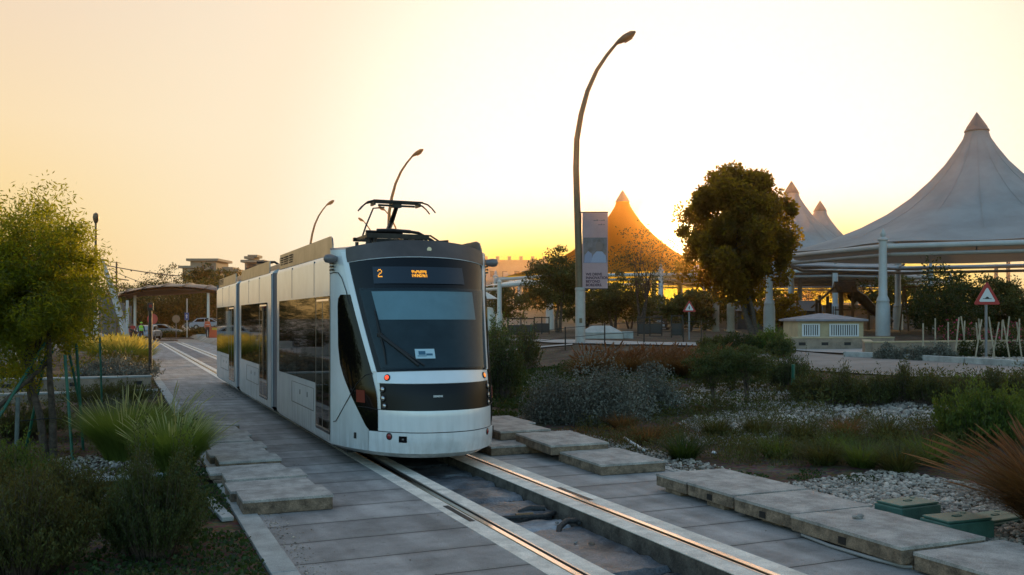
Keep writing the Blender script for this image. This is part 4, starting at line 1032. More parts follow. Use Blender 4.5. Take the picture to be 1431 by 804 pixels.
def scatter(n, x0, x1, y0, y1, m, leaf, name, label, cat, h=.1, dens=1.1, thr=-.1, up=.8, aspect=.5, keep=None, seed=0., dz=0.):
    X = rng.uniform(x0, x1, n); Y = rng.uniform(y0, y1, n)
    P = []
    for x, y in zip(X, Y):
        v = noise.noise(Vector((x*dens+seed, y*dens, seed)))
        if v < thr or (keep and not keep(x, y)): continue
        P.append((x, y, terrain(x, y)+dz+rng.random()*h*(.35+min(1., (v-thr)*2))))
    V, Fq = leaves_arr(np.array(P), leaf, aspect, up=up)
    return stuff(raw(name, V, Fq, M[m]), label, cat)
scatter(26000, -2.6, 1.12, 6.5, 13.2, 'clover', .038, 'ground_cover', 'dark green clover like ground cover around the pale planks', 'ground cover', .10, 1.3, -.18, aspect=.8)
scatter(14000, -7, 1.1, 13, 32, 'olive', .06, 'ground_cover', 'brownish low ground cover under the staked trees', 'ground cover', .14, .8, -.05, seed=5)
# pale planks and rocks in the bed
def plank(x0, y0, x1, y1, w_, h, label, m='kerb'):
    b = MB(); b.bar((x0, y0, h/2), (x1, y1, h/2), w_, h); tag(b.build('edging_plank', M[m], bevel=.008), label, 'edging', 'pale edging planks sunk in the left bed')
plank(-.62, 12.95, .55, 13.1, .17, .05, 'long pale edging plank under the nearest fountain grass')
plank(-.30, 11.35, .28, 11.95, .40, .04, 'short wide pale plank half covered by clover')
plank(.95, 11.1, 1.05, 9.9, .12, .05, 'pale strip beside the cover slabs in the bed')
stone('rock', (.36, 10.25, .03), .20, M['rock'], 'flat brown rock behind the dense rosemary bush', 'rock', (1.5, .8, .35))
stone('rock', (.30, 9.72, .03), .17, M['rock'], 'smaller brown rock in front of the flat one', 'rock', (1.4, .7, .35))
stone('stone', (-.02, 13.9, .05), .07, M['stone'], 'rounded pale stone in front of the tall grasses', 'stone', (1.1, .9, .6))
# slim signal post by the wall
t = thing('signal_post', 'slim dark post with a small red lamp at the planter wall end', 'post', (1.02, 33.2, 0))
b = MB(); b.tube([(1.02, 33.2, 0), (1.02, 33.2, 2.35)], .055, 12); b.build('pole', M['darkmetal'], t, smooth=True)
b = MB(); b.box(.93, 1.11, 33.1, 33.3, 2.35, 2.62); b.build('lamp_head', M['darkmetal'], t, bevel=.02)
b = MB(); b.box(.97, 1.07, 33.08, 33.11, 2.46, 2.56); b.build('lens', M['redlens'], t)

# gravel: loose stones as real pebbles
def gravel(n, region, r0, r1, name, label, zoff=0., mats=None):
    ico = bmesh.new(); bmesh.ops.create_icosphere(ico, subdivisions=1, radius=1.); iv = np.array([v.co[:] for v in ico.verts]); fi = np.array([[v.index for v in f.verts] for f in ico.faces]); ico.free()
    pts = []
    while len(pts) < n:
        p_ = region()
        if p_ is not None: pts.append((p_[0], p_[1], terrain(p_[0], p_[1])+zoff))
    P = np.array(pts); s_ = (r0+(r1-r0)*rng.random((n, 1, 1))**2)
    sc = .6+.7*rng.random((n, 1, 3)); sc[:, :, 2] *= .65
    an = rng.random(n)*6.28; ca, sa = np.cos(an)[:, None], np.sin(an)[:, None]
    V = iv[None]*s_*sc*(1+.18*rng.normal(size=(n, len(iv), 1)))
    x_, y_ = V[..., 0]*ca-V[..., 1]*sa, V[..., 0]*sa+V[..., 1]*ca; V = np.stack([x_, y_, V[..., 2]], -1)
    P[:, 2] += rng.random(n)*r1*.6
    V = V+P[:, None]
    Fq = fi[None]+(np.arange(n)*len(iv))[:, None, None]
    return stuff(raw(name, V.reshape(-1, 3), Fq.reshape(-1, 3), M['gravel']), label, 'gravel')
M['gravel'] = mat('pebbles', (.36, .30, .25), .8, leafy=.55, vary=.2, vscale=2)
gravel(1500, lambda: (rng.uniform(-1.0, 1.1), rng.uniform(12.9, 15.5)), .012, .04, 'gravel', 'pale gravel around the tall grasses in the left bed')

# fallen leaves, twigs and grit swept against the kerbs and slabs
n = 900; X = np.concatenate([1.40+np.abs(rng.normal(0, .16, n//2)), 6.9-np.abs(rng.normal(0, .35, n//4)), rng.uniform(1.5, 6.9, n//4)]); Y = rng.uniform(5.5, 22, len(X))
ok = (X < 3.2) | (X > 5.25); X, Y = X[ok], Y[ok]
V, Fq = leaves_arr(np.stack([X, Y, np.full(len(X), .006)], 1), .030, .5, up=0.); V[:, 2] = .004+np.abs(V[:, 2]-.006)*.25
stuff(raw('fallen_leaves', V, Fq, mat('dry_leaf', (.14, .085, .04), .8, leafy=.5)), 'scattered dry leaves along the paving', 'leaves')
gravel(1400, lambda: (1.40+abs(rng.normal(0, .10)), rng.uniform(5, 24)), .004, .012, 'grit', 'fine grit along the left kerb', .002)
gravel(900, lambda: (6.95-abs(rng.normal(0, .16)), rng.uniform(5, 20)), .004, .013, 'grit', 'fine grit along the right slabs', .002)
# ================================================================ right side planting
def drape(name, left, right, m, dz=.03, n=24):
    """a sheet between two polylines, following the terrain"""
    def samp(P, t):
        L_ = [0]
        for a, b_ in zip(P, P[1:]): L_.append(L_[-1]+(b_-a).length)
        s_ = t*L_[-1]
        for i in range(len(P)-1):
            if s_ <= L_[i+1]+1e-6: return P[i].lerp(P[i+1], (s_-L_[i])/max(1e-6, L_[i+1]-L_[i]))
        return P[-1]
    b = MB()
    def fn(u, w):
        p = samp(left, w).lerp(samp(right, w), u); return (p.x, p.y, terrain(p.x, p.y)+dz)
    b.grid(fn, [i/8 for i in range(9)], [i/n for i in range(n+1)])
    return struct(b.build(name, m, smooth='all'))
M['road'] = mat('worn_road', (.20, .175, .16), .75, vary=.28, vscale=.7, bump=.3, bscale=20, fine=.2)
M['path'] = mat('pale_path', (.34, .31, .29), .75, vary=.18, vscale=.8, bump=.3, bscale=20)
FP = lambda L_: [foot(*q) for q in L_]
drape('road', FP([(1010, 503), (1130, 520), (1270, 529), (1431, 537), (1640, 548)]), FP([(1010, 489), (1105, 492), (1225, 501), (1431, 514), (1640, 526)]), M['road'], .035, 30)
drape('forecourt', FP([(1060, 486), (1105, 491), (1225, 499), (1240, 500)]), FP([(1060, 481), (1105, 487), (1225, 490), (1240, 492)]), M['path'], .045, 12)
drape('path', FP([(690, 478), (760, 481), (860, 484), (1000, 487), (1100, 489)]), FP([(690, 474), (760, 477), (860, 479), (1000, 482), (1100, 484)]), M['path'], .06, 40)
drape('path', FP([(690, 496), (740, 489), (800, 484)]), FP([(690, 492), (740, 486.5), (800, 482)]), M['path'], .05, 16)
# kerb stones along the far side of the road
kp = FP([(1180, 500.5), (1230, 502.5), (1290, 506), (1350, 510), (1431, 514.5), (1520, 519)])
for a, b_ in zip(kp, kp[1:]):
    n = max(1, int((b_-a).length/1.0))
    for i in range(n):
        p, q = a.lerp(b_, (i+.02)/n), a.lerp(b_, (i+.98)/n); p.z = terrain(p.x, p.y)+.06; q.z = terrain(q.x, q.y)+.06
        bb = MB(); bb.bar(p, q, .16, .24); struct(bb.build('kerb', M['kerb'], bevel=.015))
# gravel fields
gravel(9000, lambda: (rng.uniform(7.16, 9.6), rng.uniform(4.6, 9.4)), .014, .042, 'gravel', 'loose pale pebbles around the green valve boxes', 0)
cg = foot(1190, 582); cg2 = foot(1040, 552); cg3 = foot(960, 560)
def ell(c, a, b_):
    def f():
        t, r_ = rng.random()*6.283, math.sqrt(rng.random()); lx, ly = a*r_*math.cos(t), b_*r_*math.sin(t)
        return (c.x+lx*CS+ly*SN, c.y-lx*SN+ly*CS)
    return f
gravel(7000, ell(cg, 3.2, 2.0), .02, .06, 'gravel', 'broad patch of pale pebbles in the middle of the right bed', 0)
gravel(3000, ell(cg2, 1.6, 2.2), .02, .06, 'gravel', 'pebbles under the dark stemmed bushes', 0)
gravel(2200, ell(foot(1060, 612), 2.2, .8), .012, .035, 'gravel', 'sparse pebbles between the low plants', 0)
gravel(1500, lambda: (rng.uniform(7.0, 7.8), rng.uniform(9.8, 15.5)), .012, .035, 'gravel', 'thin line of pebbles along the right kerb', 0)
gravel(1800, ell(foot(1400, 504), 1.8, 1.6), .03, .07, 'gravel', 'pale stones around the road sign', 0)
# valve boxes
M['boxgreen'] = mat('green_plastic', (.05, .13, .105), .5, vary=.2, vscale=6, bump=.3, bscale=80)
def vbox(x, y, rz, label, h=.24):
    z = terrain(x, y)-.04
    t = thing('valve_box', label, 'box', (x, y, z), R(rz), 'green irrigation valve boxes in the pebbles'); o0 = (0, 0, 0)
    b = MB(); b.prism([(-.28, -.18), (.28, -.18), (.28, .18), (-.28, .18)], 0, h-.015); b.build('box_body', M['boxgreen'], t, org=o0, bevel=.012)
    b = MB(); b.box(-.265, .265, -.165, .165, h-.012, h+.012); b.box(-.05, .05, -.02, .02, h+.012, h+.016); lid = b.build('lid', M['boxgreen'], t, org=o0, bevel=.008)
    b = MB()
    b.lathe([(0, h+.011), (.03, h+.011), (.028, h+.018), (0, h+.018)], (.18, .1, 0), 12)
    b.build('lid_bolt', M['boxgreen'], lid, org=o0)
vbox(7.52, 7.15, 2, 'green valve box nearest the cover slabs')
vbox(7.38, 6.42, -3, 'green valve box at lower right with a domed lid')
vbox(8.3, 6.75, 5, 'green valve box half hidden under the rusty grass', .10)
# planting, from the tram outwards
def shrub_at(px, py, wpx, hpx, kind, name, label, group=None, **k):
    c = foot(px, py); d = c.x*SN+c.y*CS; rx = wpx/2*d/F; h = hpx*d/F
    if kind == 'mound': return mound(c, rx, rx*.9, h, k.pop('n', 9000), name, label, group=group, **k)
    return twiggy(c, rx, rx*.85, h, k.pop('nst', 450), k.pop('per', 30), name, label, group=group, **k)
shrub_at(775, 590, 95, 62, 'mound', 'grey_bush', 'rounded silver grey bush at the left end of the grey mass', seed=2, leaf=.045, n=13000, lumps=34)
shrub_at(845, 592, 130, 82, 'mound', 'grey_bush', 'largest silver grey bush in the middle of the grey mass', seed=3, leaf=.048, n=20000, lumps=44)
shrub_at(912, 580, 85, 62, 'mound', 'grey_bush', 'silver grey bush at the right end of the grey mass', seed=4, leaf=.045, n=11000, lumps=30)
shrub_at(700, 560, 70, 95, 'tw', 'leafy_bush', 'dark leafy bush beside the tram nose', m='rosemary', leaf=.06, nst=300, per=30, aspect=.45)
shrub_at(735, 520, 50, 60, 'tw', 'leafy_bush', 'upright leafy bush right of the tram, behind the lawn', m='olive', leaf=.07, nst=200, per=22, aspect=.45)
shrub_at(690, 500, 50, 50, 'tw', 'leafy_bush', 'leafy bush lit at the top just beside the tram pillar', m='grass', leaf=.08, nst=200, per=18, aspect=.4)
sc = foot(705, 570)
V_ = []
def patchstuff(px, py, a, b_, n, m, leaf, label, h=.1, name='ground_cover', aspect=.6, up=.8, dens=1.2, thr=-.2, dn=0.):
    c = foot(px, py); f = ell(c, a, b_); P = []
    for _ in range(n):
        x, y = f(); v = noise.noise(Vector((x*dens+px, y*dens, 0)))
        if v < thr or x < 7.18: continue
        P.append((x, y, terrain(x, y)+rng.random()*h*(.3+min(1., (v-thr)*1.8))))
    V, Fq = leaves_arr(np.array(P), leaf, aspect, up=up); return stuff(raw(name, V, Fq, M[m]), label, 'ground cover')
patchstuff(712, 560, 2.0, 4.2, 26000, 'moss', .05, 'bright green lawn patch beside the tram', .14, 'lawn')
patchstuff(800, 530, 4.5, 3.5, 26000, 'moss', .07, 'green ground cover behind the grey bushes', .2)
patchstuff(890, 545, 5, 3, 15000, 'olive', .06, 'brownish ground cover around the grey bushes', .16)
# golden brown fountain grasses in a row behind the grey bushes
gg = 'brown fountain grasses in a row behind the grey bushes'
for i, px in enumerate((822, 850, 878, 906, 934, 962, 990)):
    c = foot(px, 527+random.uniform(-4, 3)); d = c.x*SN+c.y*CS
    tussock(c, 46*d/F, .25, 900, 'fountain_grass', 'brown fountain grass, %s from the left in the row behind the grey bushes' % ('first second third fourth fifth sixth seventh'.split()[i]), gg, m='drygrass', plume='rustplume', npl=60, w=.022, lean=(.2, .9), droop=.7, wind=(.25, -.1))
for i, (px, py, w_, h_) in enumerate(((998, 568, 78, 80), (1045, 566, 80, 82), (1022, 548, 80, 62))):
    c = foot(px, py); d = c.x*SN+c.y*CS
    tree(c, h_*d/F, .4, w_/2*d/F, w_/2*d/F*.9, .42, 9000, .05, 'stemmed_bush', 'dark stemmed bush with open foot, %s' % ('left of the pair', 'right of the pair', 'behind the pair')[i], 'rosemary', 30+i, 14, .028, 3, cz=(h_*d/F)-.42, shell=.45, br=12, aspect=.3, upl=.8)
shrub_at(1100, 548, 70, 52, 'tw', 'leafy_bush', 'greyish bush at the right of the stemmed bushes', m='rosemary', leaf=.05, nst=380, per=26)
stake(foot(1108, 560), foot(1108, 560)+Vector((.01, 0, .75)), 'short dark green stake among the stemmed bushes', r_=.04, g=None)
# low hedge like strip before the road
for i, px in enumerate(range(1135, 1470, 42)):
    shrub_at(px, 562+(i % 3)*3+(px-1135)*.012, 64, 34+(i*7 % 11), 'tw', 'low_bush', 'low reddish green bush of the strip before the road, %s from the left' % ('first second third fourth fifth sixth seventh eighth'.split()[i]), 'low bushes in a strip before the road', m='olive', leaf=.055, nst=300, per=20, spread=.4)
patchstuff(1290, 552, 6.5, 1.1, 16000, 'olive', .07, 'reddish green low planting before the road', .35, aspect=.35)
shrub_at(1375, 622, 135, 68, 'tw', 'leafy_bush', 'bright green feathery bush at the right frame edge', m='grass', leaf=.06, nst=700, per=40, spread=.5)
shrub_at(1460, 600, 90, 60, 'tw', 'leafy_bush', 'green bush beyond the rusty grass', m='grass', leaf=.06, nst=300, per=30, spread=.5)
# loose plants in the middle
gm = 'green grass clumps in the middle of the right bed'
for i, (px, py, h_, mm) in enumerate(((955, 642, 46, 'moss'), (1085, 640, 40, 'grass'), (1150, 650, 46, 'olive'), (1205, 655, 50, 'grass'), (1255, 660, 56, 'olive'), (1300, 650, 55, 'grass'), (1000, 610, 34, 'olive'), (1060, 608, 36, 'olive'), (1120, 615, 36, 'olive'), (1180, 612, 36, 'drygrass'), (1240, 615, 38, 'olive'), (905, 620, 36, 'drygrass'), (870, 600, 30, 'drygrass'), (1170, 634, 36, 'grass'))):
    c = foot(px, py); d = c.x*SN+c.y*CS
    tussock(c, h_*d/F, .16, 420, 'grass_clump', 'loose green or brown grass clump among the low plants of the right bed', gm, m=mm, plume='plume', npl=0, w=.012, lean=(.1, .9), droop=.45)
patchstuff(1120, 618, 3.4, 1.5, 26000, 'olive', .045, 'tangled brownish green plants in the middle of the right bed', .30, aspect=.3, up=1.2, dens=1.6, thr=-.05)
patchstuff(1000, 600, 2.6, 2.2, 20000, 'olive', .045, 'low dry plants in front of the stemmed bushes', .22, aspect=.3, up=1.2, dens=1.8, thr=-.02)
patchstuff(1220, 640, 2.4, .9, 16000, 'olive', .045, 'green low plants above the pebbles', .26, aspect=.25, up=1.6, dens=1.6, thr=-.2)
patchstuff(880, 612, 1.8, 1.2, 7000, 'drygrass', .04, 'dry brown weeds along the kerb', .14, aspect=.25, up=1.4, dens=2, thr=.0)
patchstuff(1090, 672, 1.5, .5, 2500, 'clover', .035, 'small clover patches on bare soil', .05, dens=2, thr=.05)
c = Vector((7.95, 5.70, .05))
tussock(c, 1.06, .24, 4600, 'fountain_grass', 'rusty brown fountain grass at the right frame edge', None, m='drygrass', plume='rustplume', npl=150, w=.009, lean=(.03, .45), droop=.75, wind=(-.06, .03))
c = Vector((8.25, 6.0, .06))
tussock(c, 1.05, .2, 1500, 'fountain_grass', 'second rusty fountain grass behind the one at the right frame edge', None, m='drygrass', plume='rustplume', npl=80, w=.009, lean=(.05, .55), droop=.8, wind=(-.15, .05))
b = MB(); a_, e_ = foot(873, 618)+Vector((0, 0, .06)), foot(900, 634)+Vector((0, 0, .05)); b.tube([a_, e_], [.03, .022], 8); tag(b.build('pipe_offcut', M['white'], smooth=True), 'pale pipe offcut lying by the kerb', 'pipe')
stone('stone', foot(998, 637)+Vector((0, 0, .03)), .04, M['white'], 'small white block on the soil', 'stone')

# ================================================================ right background
M['fabric'] = mat('tent_fabric', (.335, .325, .32), .75, vary=.14, vscale=.5, trans=((.42, .34, .27), .16), bump=.25, bscale=.9)
M['tentsteel'] = mat('tent_steel', (.46, .44, .42), .45, vary=.1, vscale=1)
M['tentcap'] = mat('tent_cap', (.16, .14, .13), .5, .2)
RP = 12.5
def make_tent():
    t = thing('tensile_tent', 'x', 'tent', (0, 0, 0)); o0 = (0, 0, 0)
    prof = [(.60, 12.35), (.75, 11.85), (1.15, 11.2), (1.75, 10.35), (2.6, 9.4), (3.8, 8.3), (5.2, 7.3), (6.8, 6.45), (8.6, 5.7), (10.3, 5.15), (11.6, 4.78)]
    n = 96; b = MB(); vs = []; fs = []
    for i, (r_, z) in enumerate(prof):
        f = (r_/11.6)**2
        for k in range(n):
            a = 2*math.pi*k/n; c8 = .5+.5*math.cos(8*a)       # 1 at the posts
            rr_ = r_*(1-.07*f*(1-c8))*(1-.012*(.5+.5*math.cos(24*a))*(1-f)); vs.append((rr_*math.cos(a), rr_*math.sin(a), z+f*.30*(c8-.5)+.22*f*(1-c8)))
    for i in range(len(prof)-1):
        for k in range(n): fs.append((i*n+k, i*n+(k+1) % n, (i+1)*n+(k+1) % n, (i+1)*n+k))
    b.add(vs, fs); b.build('canopy', M['fabric'], t, smooth='all', org=o0)
    b = MB()
    for k in range(16):
        a = 2*math.pi*k/16; b.tube([(prof[i][0]*math.cos(a)*(1.0), prof[i][0]*math.sin(a), prof[i][1]+.01) for i in range(0, 9)], .014, 4, False)
    b.build('canopy_seams', M['fabric'], t, org=o0)
    MB().lathe([(.72, 12.28), (.66, 12.4), (.62, 12.42), (.58, 12.55), (.02, 13.45), (0, 13.46)], (0, 0, 0), 20).build('cap', M['tentcap'], t, org=o0)
    MB().lathe([(.05, 4.9), (.05, 12.4)], (0, 0, 0), 8).build('mast', M['tentsteel'], t, org=o0)
    for k in range(8):
        a = R(45*k); x, y = RP*math.cos(a), RP*math.sin(a)
        b = MB(); b.lathe([(.36, -.6), (.36, .9), (.34, 1.6), (.30, 1.75), (.33, 1.82), (.26, 2.0), (.215, 2.1), (.20, 4.9), (.26, 4.92), (.27, 5.0), (.16, 5.06), (.10, 5.12), (.15, 5.22), (.12, 5.34), (.03, 5.55), (0, 5.56)], (x, y, 0), 16); p = b.build('post', M['tentsteel'], t, smooth=True, org=o0)
        b = MB(); b.bar((x, y, 4.75), (11.3*math.cos(a), 11.3*math.sin(a), 4.85), .12); b.build('bracket', M['tentsteel'], p, org=o0)
        a2 = R(45*(k+1)); x2, y2 = RP*math.cos(a2), RP*math.sin(a2)
        b = MB(); b.tube([(x*.985, y*.985, 4.62), (x2*.985, y2*.985, 4.62)], .15, 10); b.build('ring_beam', M['tentsteel'], t, smooth=True, org=o0)
        b = MB(); b.tube([(x*.93, y*.93, 4.25), (x2*.93, y2*.93, 4.25)], .10, 8); b.build('tie_beam', M['tentsteel'], t, smooth=True, org=o0)
    return t
t0 = make_tent()
def place_tent(o, px, d, label, rz):
    p = at(px, 445, d); o.location = (p.x, p.y, 1.18); o['label'] = label; o['group'] = 'peaked tensile tents'; o.rotation_euler = (0, 0, R(rz))
# local +x pointing camera-left has world angle (180 - 23.2 ...)
def rz_for(deg_left): # post angle measured from camera-left towards the camera
    return 180-23.2+deg_left
place_tent(t0, 1365, 56, 'largest peaked white tent at the right frame edge', rz_for(-2))
for px, d, lab, rz in ((1106, 84, 'grey peaked tent top showing behind the round tree', 20), (1146, 98, 'smaller far peaked tent between the round tree and the largest tent', 40), (870, 90, 'orange glowing peaked tent behind the banner', rz_for(8))):
    place_tent(copy_tree(t0), px, d, lab, rz)
# orange sun glow painted into a fabric copy for the tent before the sun
glow = M['fabric'].copy(); glow.name = 'sunglow_painted_fabric'; gn = glow.node_tree
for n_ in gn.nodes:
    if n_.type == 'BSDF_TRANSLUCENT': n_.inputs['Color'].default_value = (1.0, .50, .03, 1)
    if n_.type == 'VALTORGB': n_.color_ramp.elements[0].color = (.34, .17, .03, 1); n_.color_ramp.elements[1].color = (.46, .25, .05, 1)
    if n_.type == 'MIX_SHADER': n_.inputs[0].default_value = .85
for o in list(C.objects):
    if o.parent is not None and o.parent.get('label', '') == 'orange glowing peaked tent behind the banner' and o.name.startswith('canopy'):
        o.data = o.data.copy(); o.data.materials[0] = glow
# street lamps
def arc_lamp(base, label, k=1., rz=0., flip=1):
    t = thing('street_lamp', label, 'street lamp', base, rz, 'tall curved street lamps'); o0 = (0, 0, 0); s_ = 40/F*k
    P = [(811, 476), (810.5, 440), (810, 403)]
    MB().lathe([(.30, -.3), (.26, 0), (.22, .04), (.215, 2.3), (.235, 2.32), (.235, 2.42), (.17, 2.44)], (0, 0, 0), 16).build('pole_base', M['tentpole'], t, smooth=True, org=o0)
    pts = [(810, 403), (808.5, 340), (806.5, 280), (805, 230), (806, 190), (812, 155), (821, 122), (834, 93), (848, 72), (862, 55)]
    zb = base[2]
    W3 = [Vector(((x-811)*s_*flip, 0, (EYE+(445-y)*40/F-1.17)*k)) for x, y in pts]
    MB().tube(W3, [.165, .155, .145, .135, .125, .115, .10, .085, .075, .065], 12).build('curved_arm', M['lamppole'], t, smooth=True, org=o0)
    a, e = W3[-1], Vector(((888-811)*s_*flip, 0, (EYE+(445-39)*40/F-1.17)*k)); d_ = (e-a)
    b = MB(); b.tube([a-d_*.05, a+d_*.15, a+d_*.45, a+d_*.8, e], [.06, .12, .17, .15, .04], 12); hd = b.build('lamp_head', M['lamppole'], t, smooth=True, org=o0)
    b = MB(); m_ = a+d_*.55; b.tube([m_-d_*.2+Vector((.04*flip, 0, -.12)), m_+d_*.2+Vector((.04*flip, 0, -.12))], .08, 8); b.build('lens', M['tentcap'], hd, org=o0)
    MB().box(-.06, .06, -.232, -.20, .9, 1.1).build('service_door', M['lamppole'], t, org=o0)
    return t
M['tentpole'] = mat('lamp_base_paint', (.40, .36, .33), .5, .2, vary=.12, vscale=3)
M['lamppole'] = mat('lamp_arm_paint', (.13, .095, .06), .45, .5, vary=.2, vscale=2)
lamps = [(811, 40, 'tallest curved street lamp carrying the banner', 1), (547, 69, 'curved street lamp rising behind the pantograph', 1), (436, 99, 'farthest curved street lamp behind the middle of the tram', 1)]
for px, d, lab, fl in lamps:
    p = ground(px, d); arc_lamp(p, lab, 1., -TH, fl)
for px, d, lab in ((524, 128, 'tiny left leaning lamp top seen under the pantograph arm'), (556, 112, 'tiny left leaning lamp top seen through the pantograph')):
    p = ground(px, d); arc_lamp(p, lab, .98, -TH+R(180), 1)
# banner on the first lamp
pb = at(831.5, 350, 39.9); M['banner'] = mat('banner_cloth', (.56, .36, .36), .7, vary=.06, vscale=3, trans=((.5, .33, .30), .25)); M['ink'] = mat('banner_ink', (.07, .03, .05), .7)
bn_ = thing('hanging_banner', 'tall printed banner with a portrait and four lines of text on the lamp', 'banner', (pb.x, pb.y, pb.z-1.65), -TH); o0 = (0, 0, 0)
wB, hB = .55, 3.28
b = MB(); b.box(-wB, wB, -.015, .015, 0, hB); b.build('cloth', M['banner'], bn_, org=o0)
b = MB(); b.bar((-.72, 0, hB+.02), (wB+.02, 0, hB+.02), .045); b.bar((-.72, 0, -.02), (wB+.02, 0, -.02), .045); b.bar((-.6, 0, 0), (-.6, 0, hB), .03); b.build('bracket', M['darkmetal'], bn_, org=o0)
b = MB(); b.box(-.50, .52, -.0205, -.0165, 1.10, 2.20); pic = b.build('portrait_print', mat('print_brown', (.14, .095, .08), .7, color2=(.26, .20, .20), vscale=2.5), bn_, org=o0)
b = MB(); b.lathe([(0, -.001), (.16, -.001), (.16, .001), (0, .001)], (.18, -.024, 1.82), 20, Matrix.Rotation(R(90), 3, 'X') @ Matrix.Diagonal((1, 1.3, 1))); b.build('face_print', mat('print_skin', (.22, .15, .13), .7), pic, org=o0)
b = MB(); b.prism([(-.18, 1.11), (.50, 1.11), (.46, 1.42), (.30, 1.60), (.06, 1.60), (-.10, 1.42)], .0205, .0235, Matrix.Rotation(R(90), 4, 'X')); b.build('shirt_print', mat('print_shirt', (.34, .33, .42), .7), pic, org=o0)
b = MB(); b.prism([(-.48, 1.11), (-.12, 1.11), (-.14, 1.5), (-.30, 1.62), (-.44, 1.45)], .0205, .023, Matrix.Rotation(R(90), 4, 'X')); b.build('shirt_print', mat('print_shirt2', (.28, .27, .36), .7), pic, org=o0)
MT = lambda x, z: Matrix.LocRotScale(Vector((x, -.0175, z)), Matrix.Rotation(R(90), 3, 'X').to_quaternion(), Vector((1, 1, 1)))
def btxt(s, x, z, size, name='lettering'):
    cu_org = thing
    o = text_mesh(s, size, M['ink'], None, MT(x, z), name, bold=.006); o.parent = bn_; return o
for i, s_ in enumerate(('WE DRIVE', 'INNOVATION', 'BEYOND', 'BORDERS.')): btxt(s_, -.40, .56-i*.155, .155)
r_ = random.Random(3); b = MB()
for row, (x0, z0) in enumerate(((-.05, 2.92), (.15, 2.74))):
    x = .42
    while x > x0:
        w_ = r_.uniform(.05, .11); b.box(x-w_, x, -.0195, -.0165, z0, z0+r_.choice((.025, .035, .06))); x -= w_+r_.uniform(.01, .03)
b.build('small_script', mat('faded_ink', (.22, .17, .19), .7), bn_, org=o0)
# road signs
M['signred'] = mat('sign_red', (.38, .02, .02), .4); M['signwhite'] = mat('sign_white', (.62, .60, .60), .4); M['signpole'] = mat('sign_pole', (.20, .20, .21), .5, .3)
def tri_sign(px, py_top, d, size, label, symbol, rz=0.):
    g0 = ground(px, d); top = at(px, py_top, d).z-g0.z
    t = thing('warning_sign', label, 'road sign', g0, -TH+R(rz)); h = size*.866
    MB().lathe([(.038, -.2), (.038, top-.08)], (0, 0, 0), 12).build('pole', M['signpole'], t, smooth=True, org=o0)
    c = top-h*.64
    def tri(k, y0, y1, m, nm, par):
        P = []
        for a in (90, 210, 330):        # rounded corners
            cx, cz = size*(k-.16)*.577*math.cos(R(a)), size*(k-.16)*.577*math.sin(R(a))
            P += [(cx+size*.08*.577*math.cos(R(a+b_)), cz+size*.08*.577*math.sin(R(a+b_))) for b_ in (-60, -30, 0, 30, 60)]
        n = len(P); b = MB()
        b.add([(x, y, c+z) for y in (y0, y1) for x, z in P], [tuple(range(n)), tuple(range(2*n-1, n-1, -1))]+[(i, (i+1) % n, n+(i+1) % n, n+i) for i in range(n)])
        return b.build(nm, m, par, org=o0)
    pl = tri(1.10, -.062, -.045, M['signred'], 'red_border', t); tri(1.08, -.043, -.038, M['signpole'], 'back_plate', t)
    tri(.70, -.0655, -.0622, M['signwhite'], 'white_face', pl)
    q = MB()
    if symbol == 'hump':
        pts = [(-.20, -.10), (-.20, -.075), (-.13, -.075)]+[(-.10+.2*i/10, -.07+.075*math.sin(math.pi*i/10)) for i in range(11)]+[(.13, -.075), (.20, -.075), (.20, -.10)]
        pts = [(x*size*.9, z*size*.9) for x, z in pts]
    else: pts = [(-.04, -.13), (.04, -.13), (.04, .14), (0, .2), (-.04, .14), (-.04, .06), (-.11, .0), (-.11, -.06), (-.04, -.0)]; pts = [(x*size*.9, z*size*.9) for x, z in pts]
    q.add([(x, -.0685, c+z) for x, z in pts], [tuple(range(len(pts)))]); q.build('symbol', M['groove'], pl, org=o0)
    return t
tri_sign(1378, 396, 27, .72, 'red bordered triangle sign with a road hump symbol at the right', 'hump')
tri_sign(963, 421, 42, .56, 'small red bordered triangle sign with a junction symbol near the round tree', 'junction')
# kiosk with two louvred openings
M['kiosk'] = mat('cream_render', (.42, .32, .19), .8, vary=.12, vscale=3); M['kroof'] = mat('kiosk_roof', (.22, .20, .22), .7, vary=.15, vscale=4)
kg = ground(1161, 35); t = thing('vent_housing', 'small cream housing with two white louvred openings and a low roof', 'kiosk', (kg.x, kg.y, kg.z), -TH)
kw = 1.24; z1_ = 1.02
b = MB(); b.box(-kw, kw, 0, 1.9, -.2, z1_); b.build('wall', M['kiosk'], t, org=o0)
b = MB(); b.add([(-kw-.13, -.16, z1_), (kw+.13, -.16, z1_), (kw+.13, 2.1, z1_), (-kw-.13, 2.1, z1_), (-kw-.13, -.16, z1_+.07), (kw+.13, -.16, z1_+.07), (kw+.13, 2.1, z1_+.07), (-kw-.13, 2.1, z1_+.07), (-.15, .95, z1_+.30), (.15, .95, z1_+.30)],
    [(0, 1, 2, 3), (0, 1, 5, 4), (1, 2, 6, 5), (2, 3, 7, 6), (3, 0, 4, 7), (4, 5, 9, 8), (5, 6, 9), (6, 7, 8, 9), (7, 4, 8)]); b.build('roof', M['kroof'], t, org=o0)
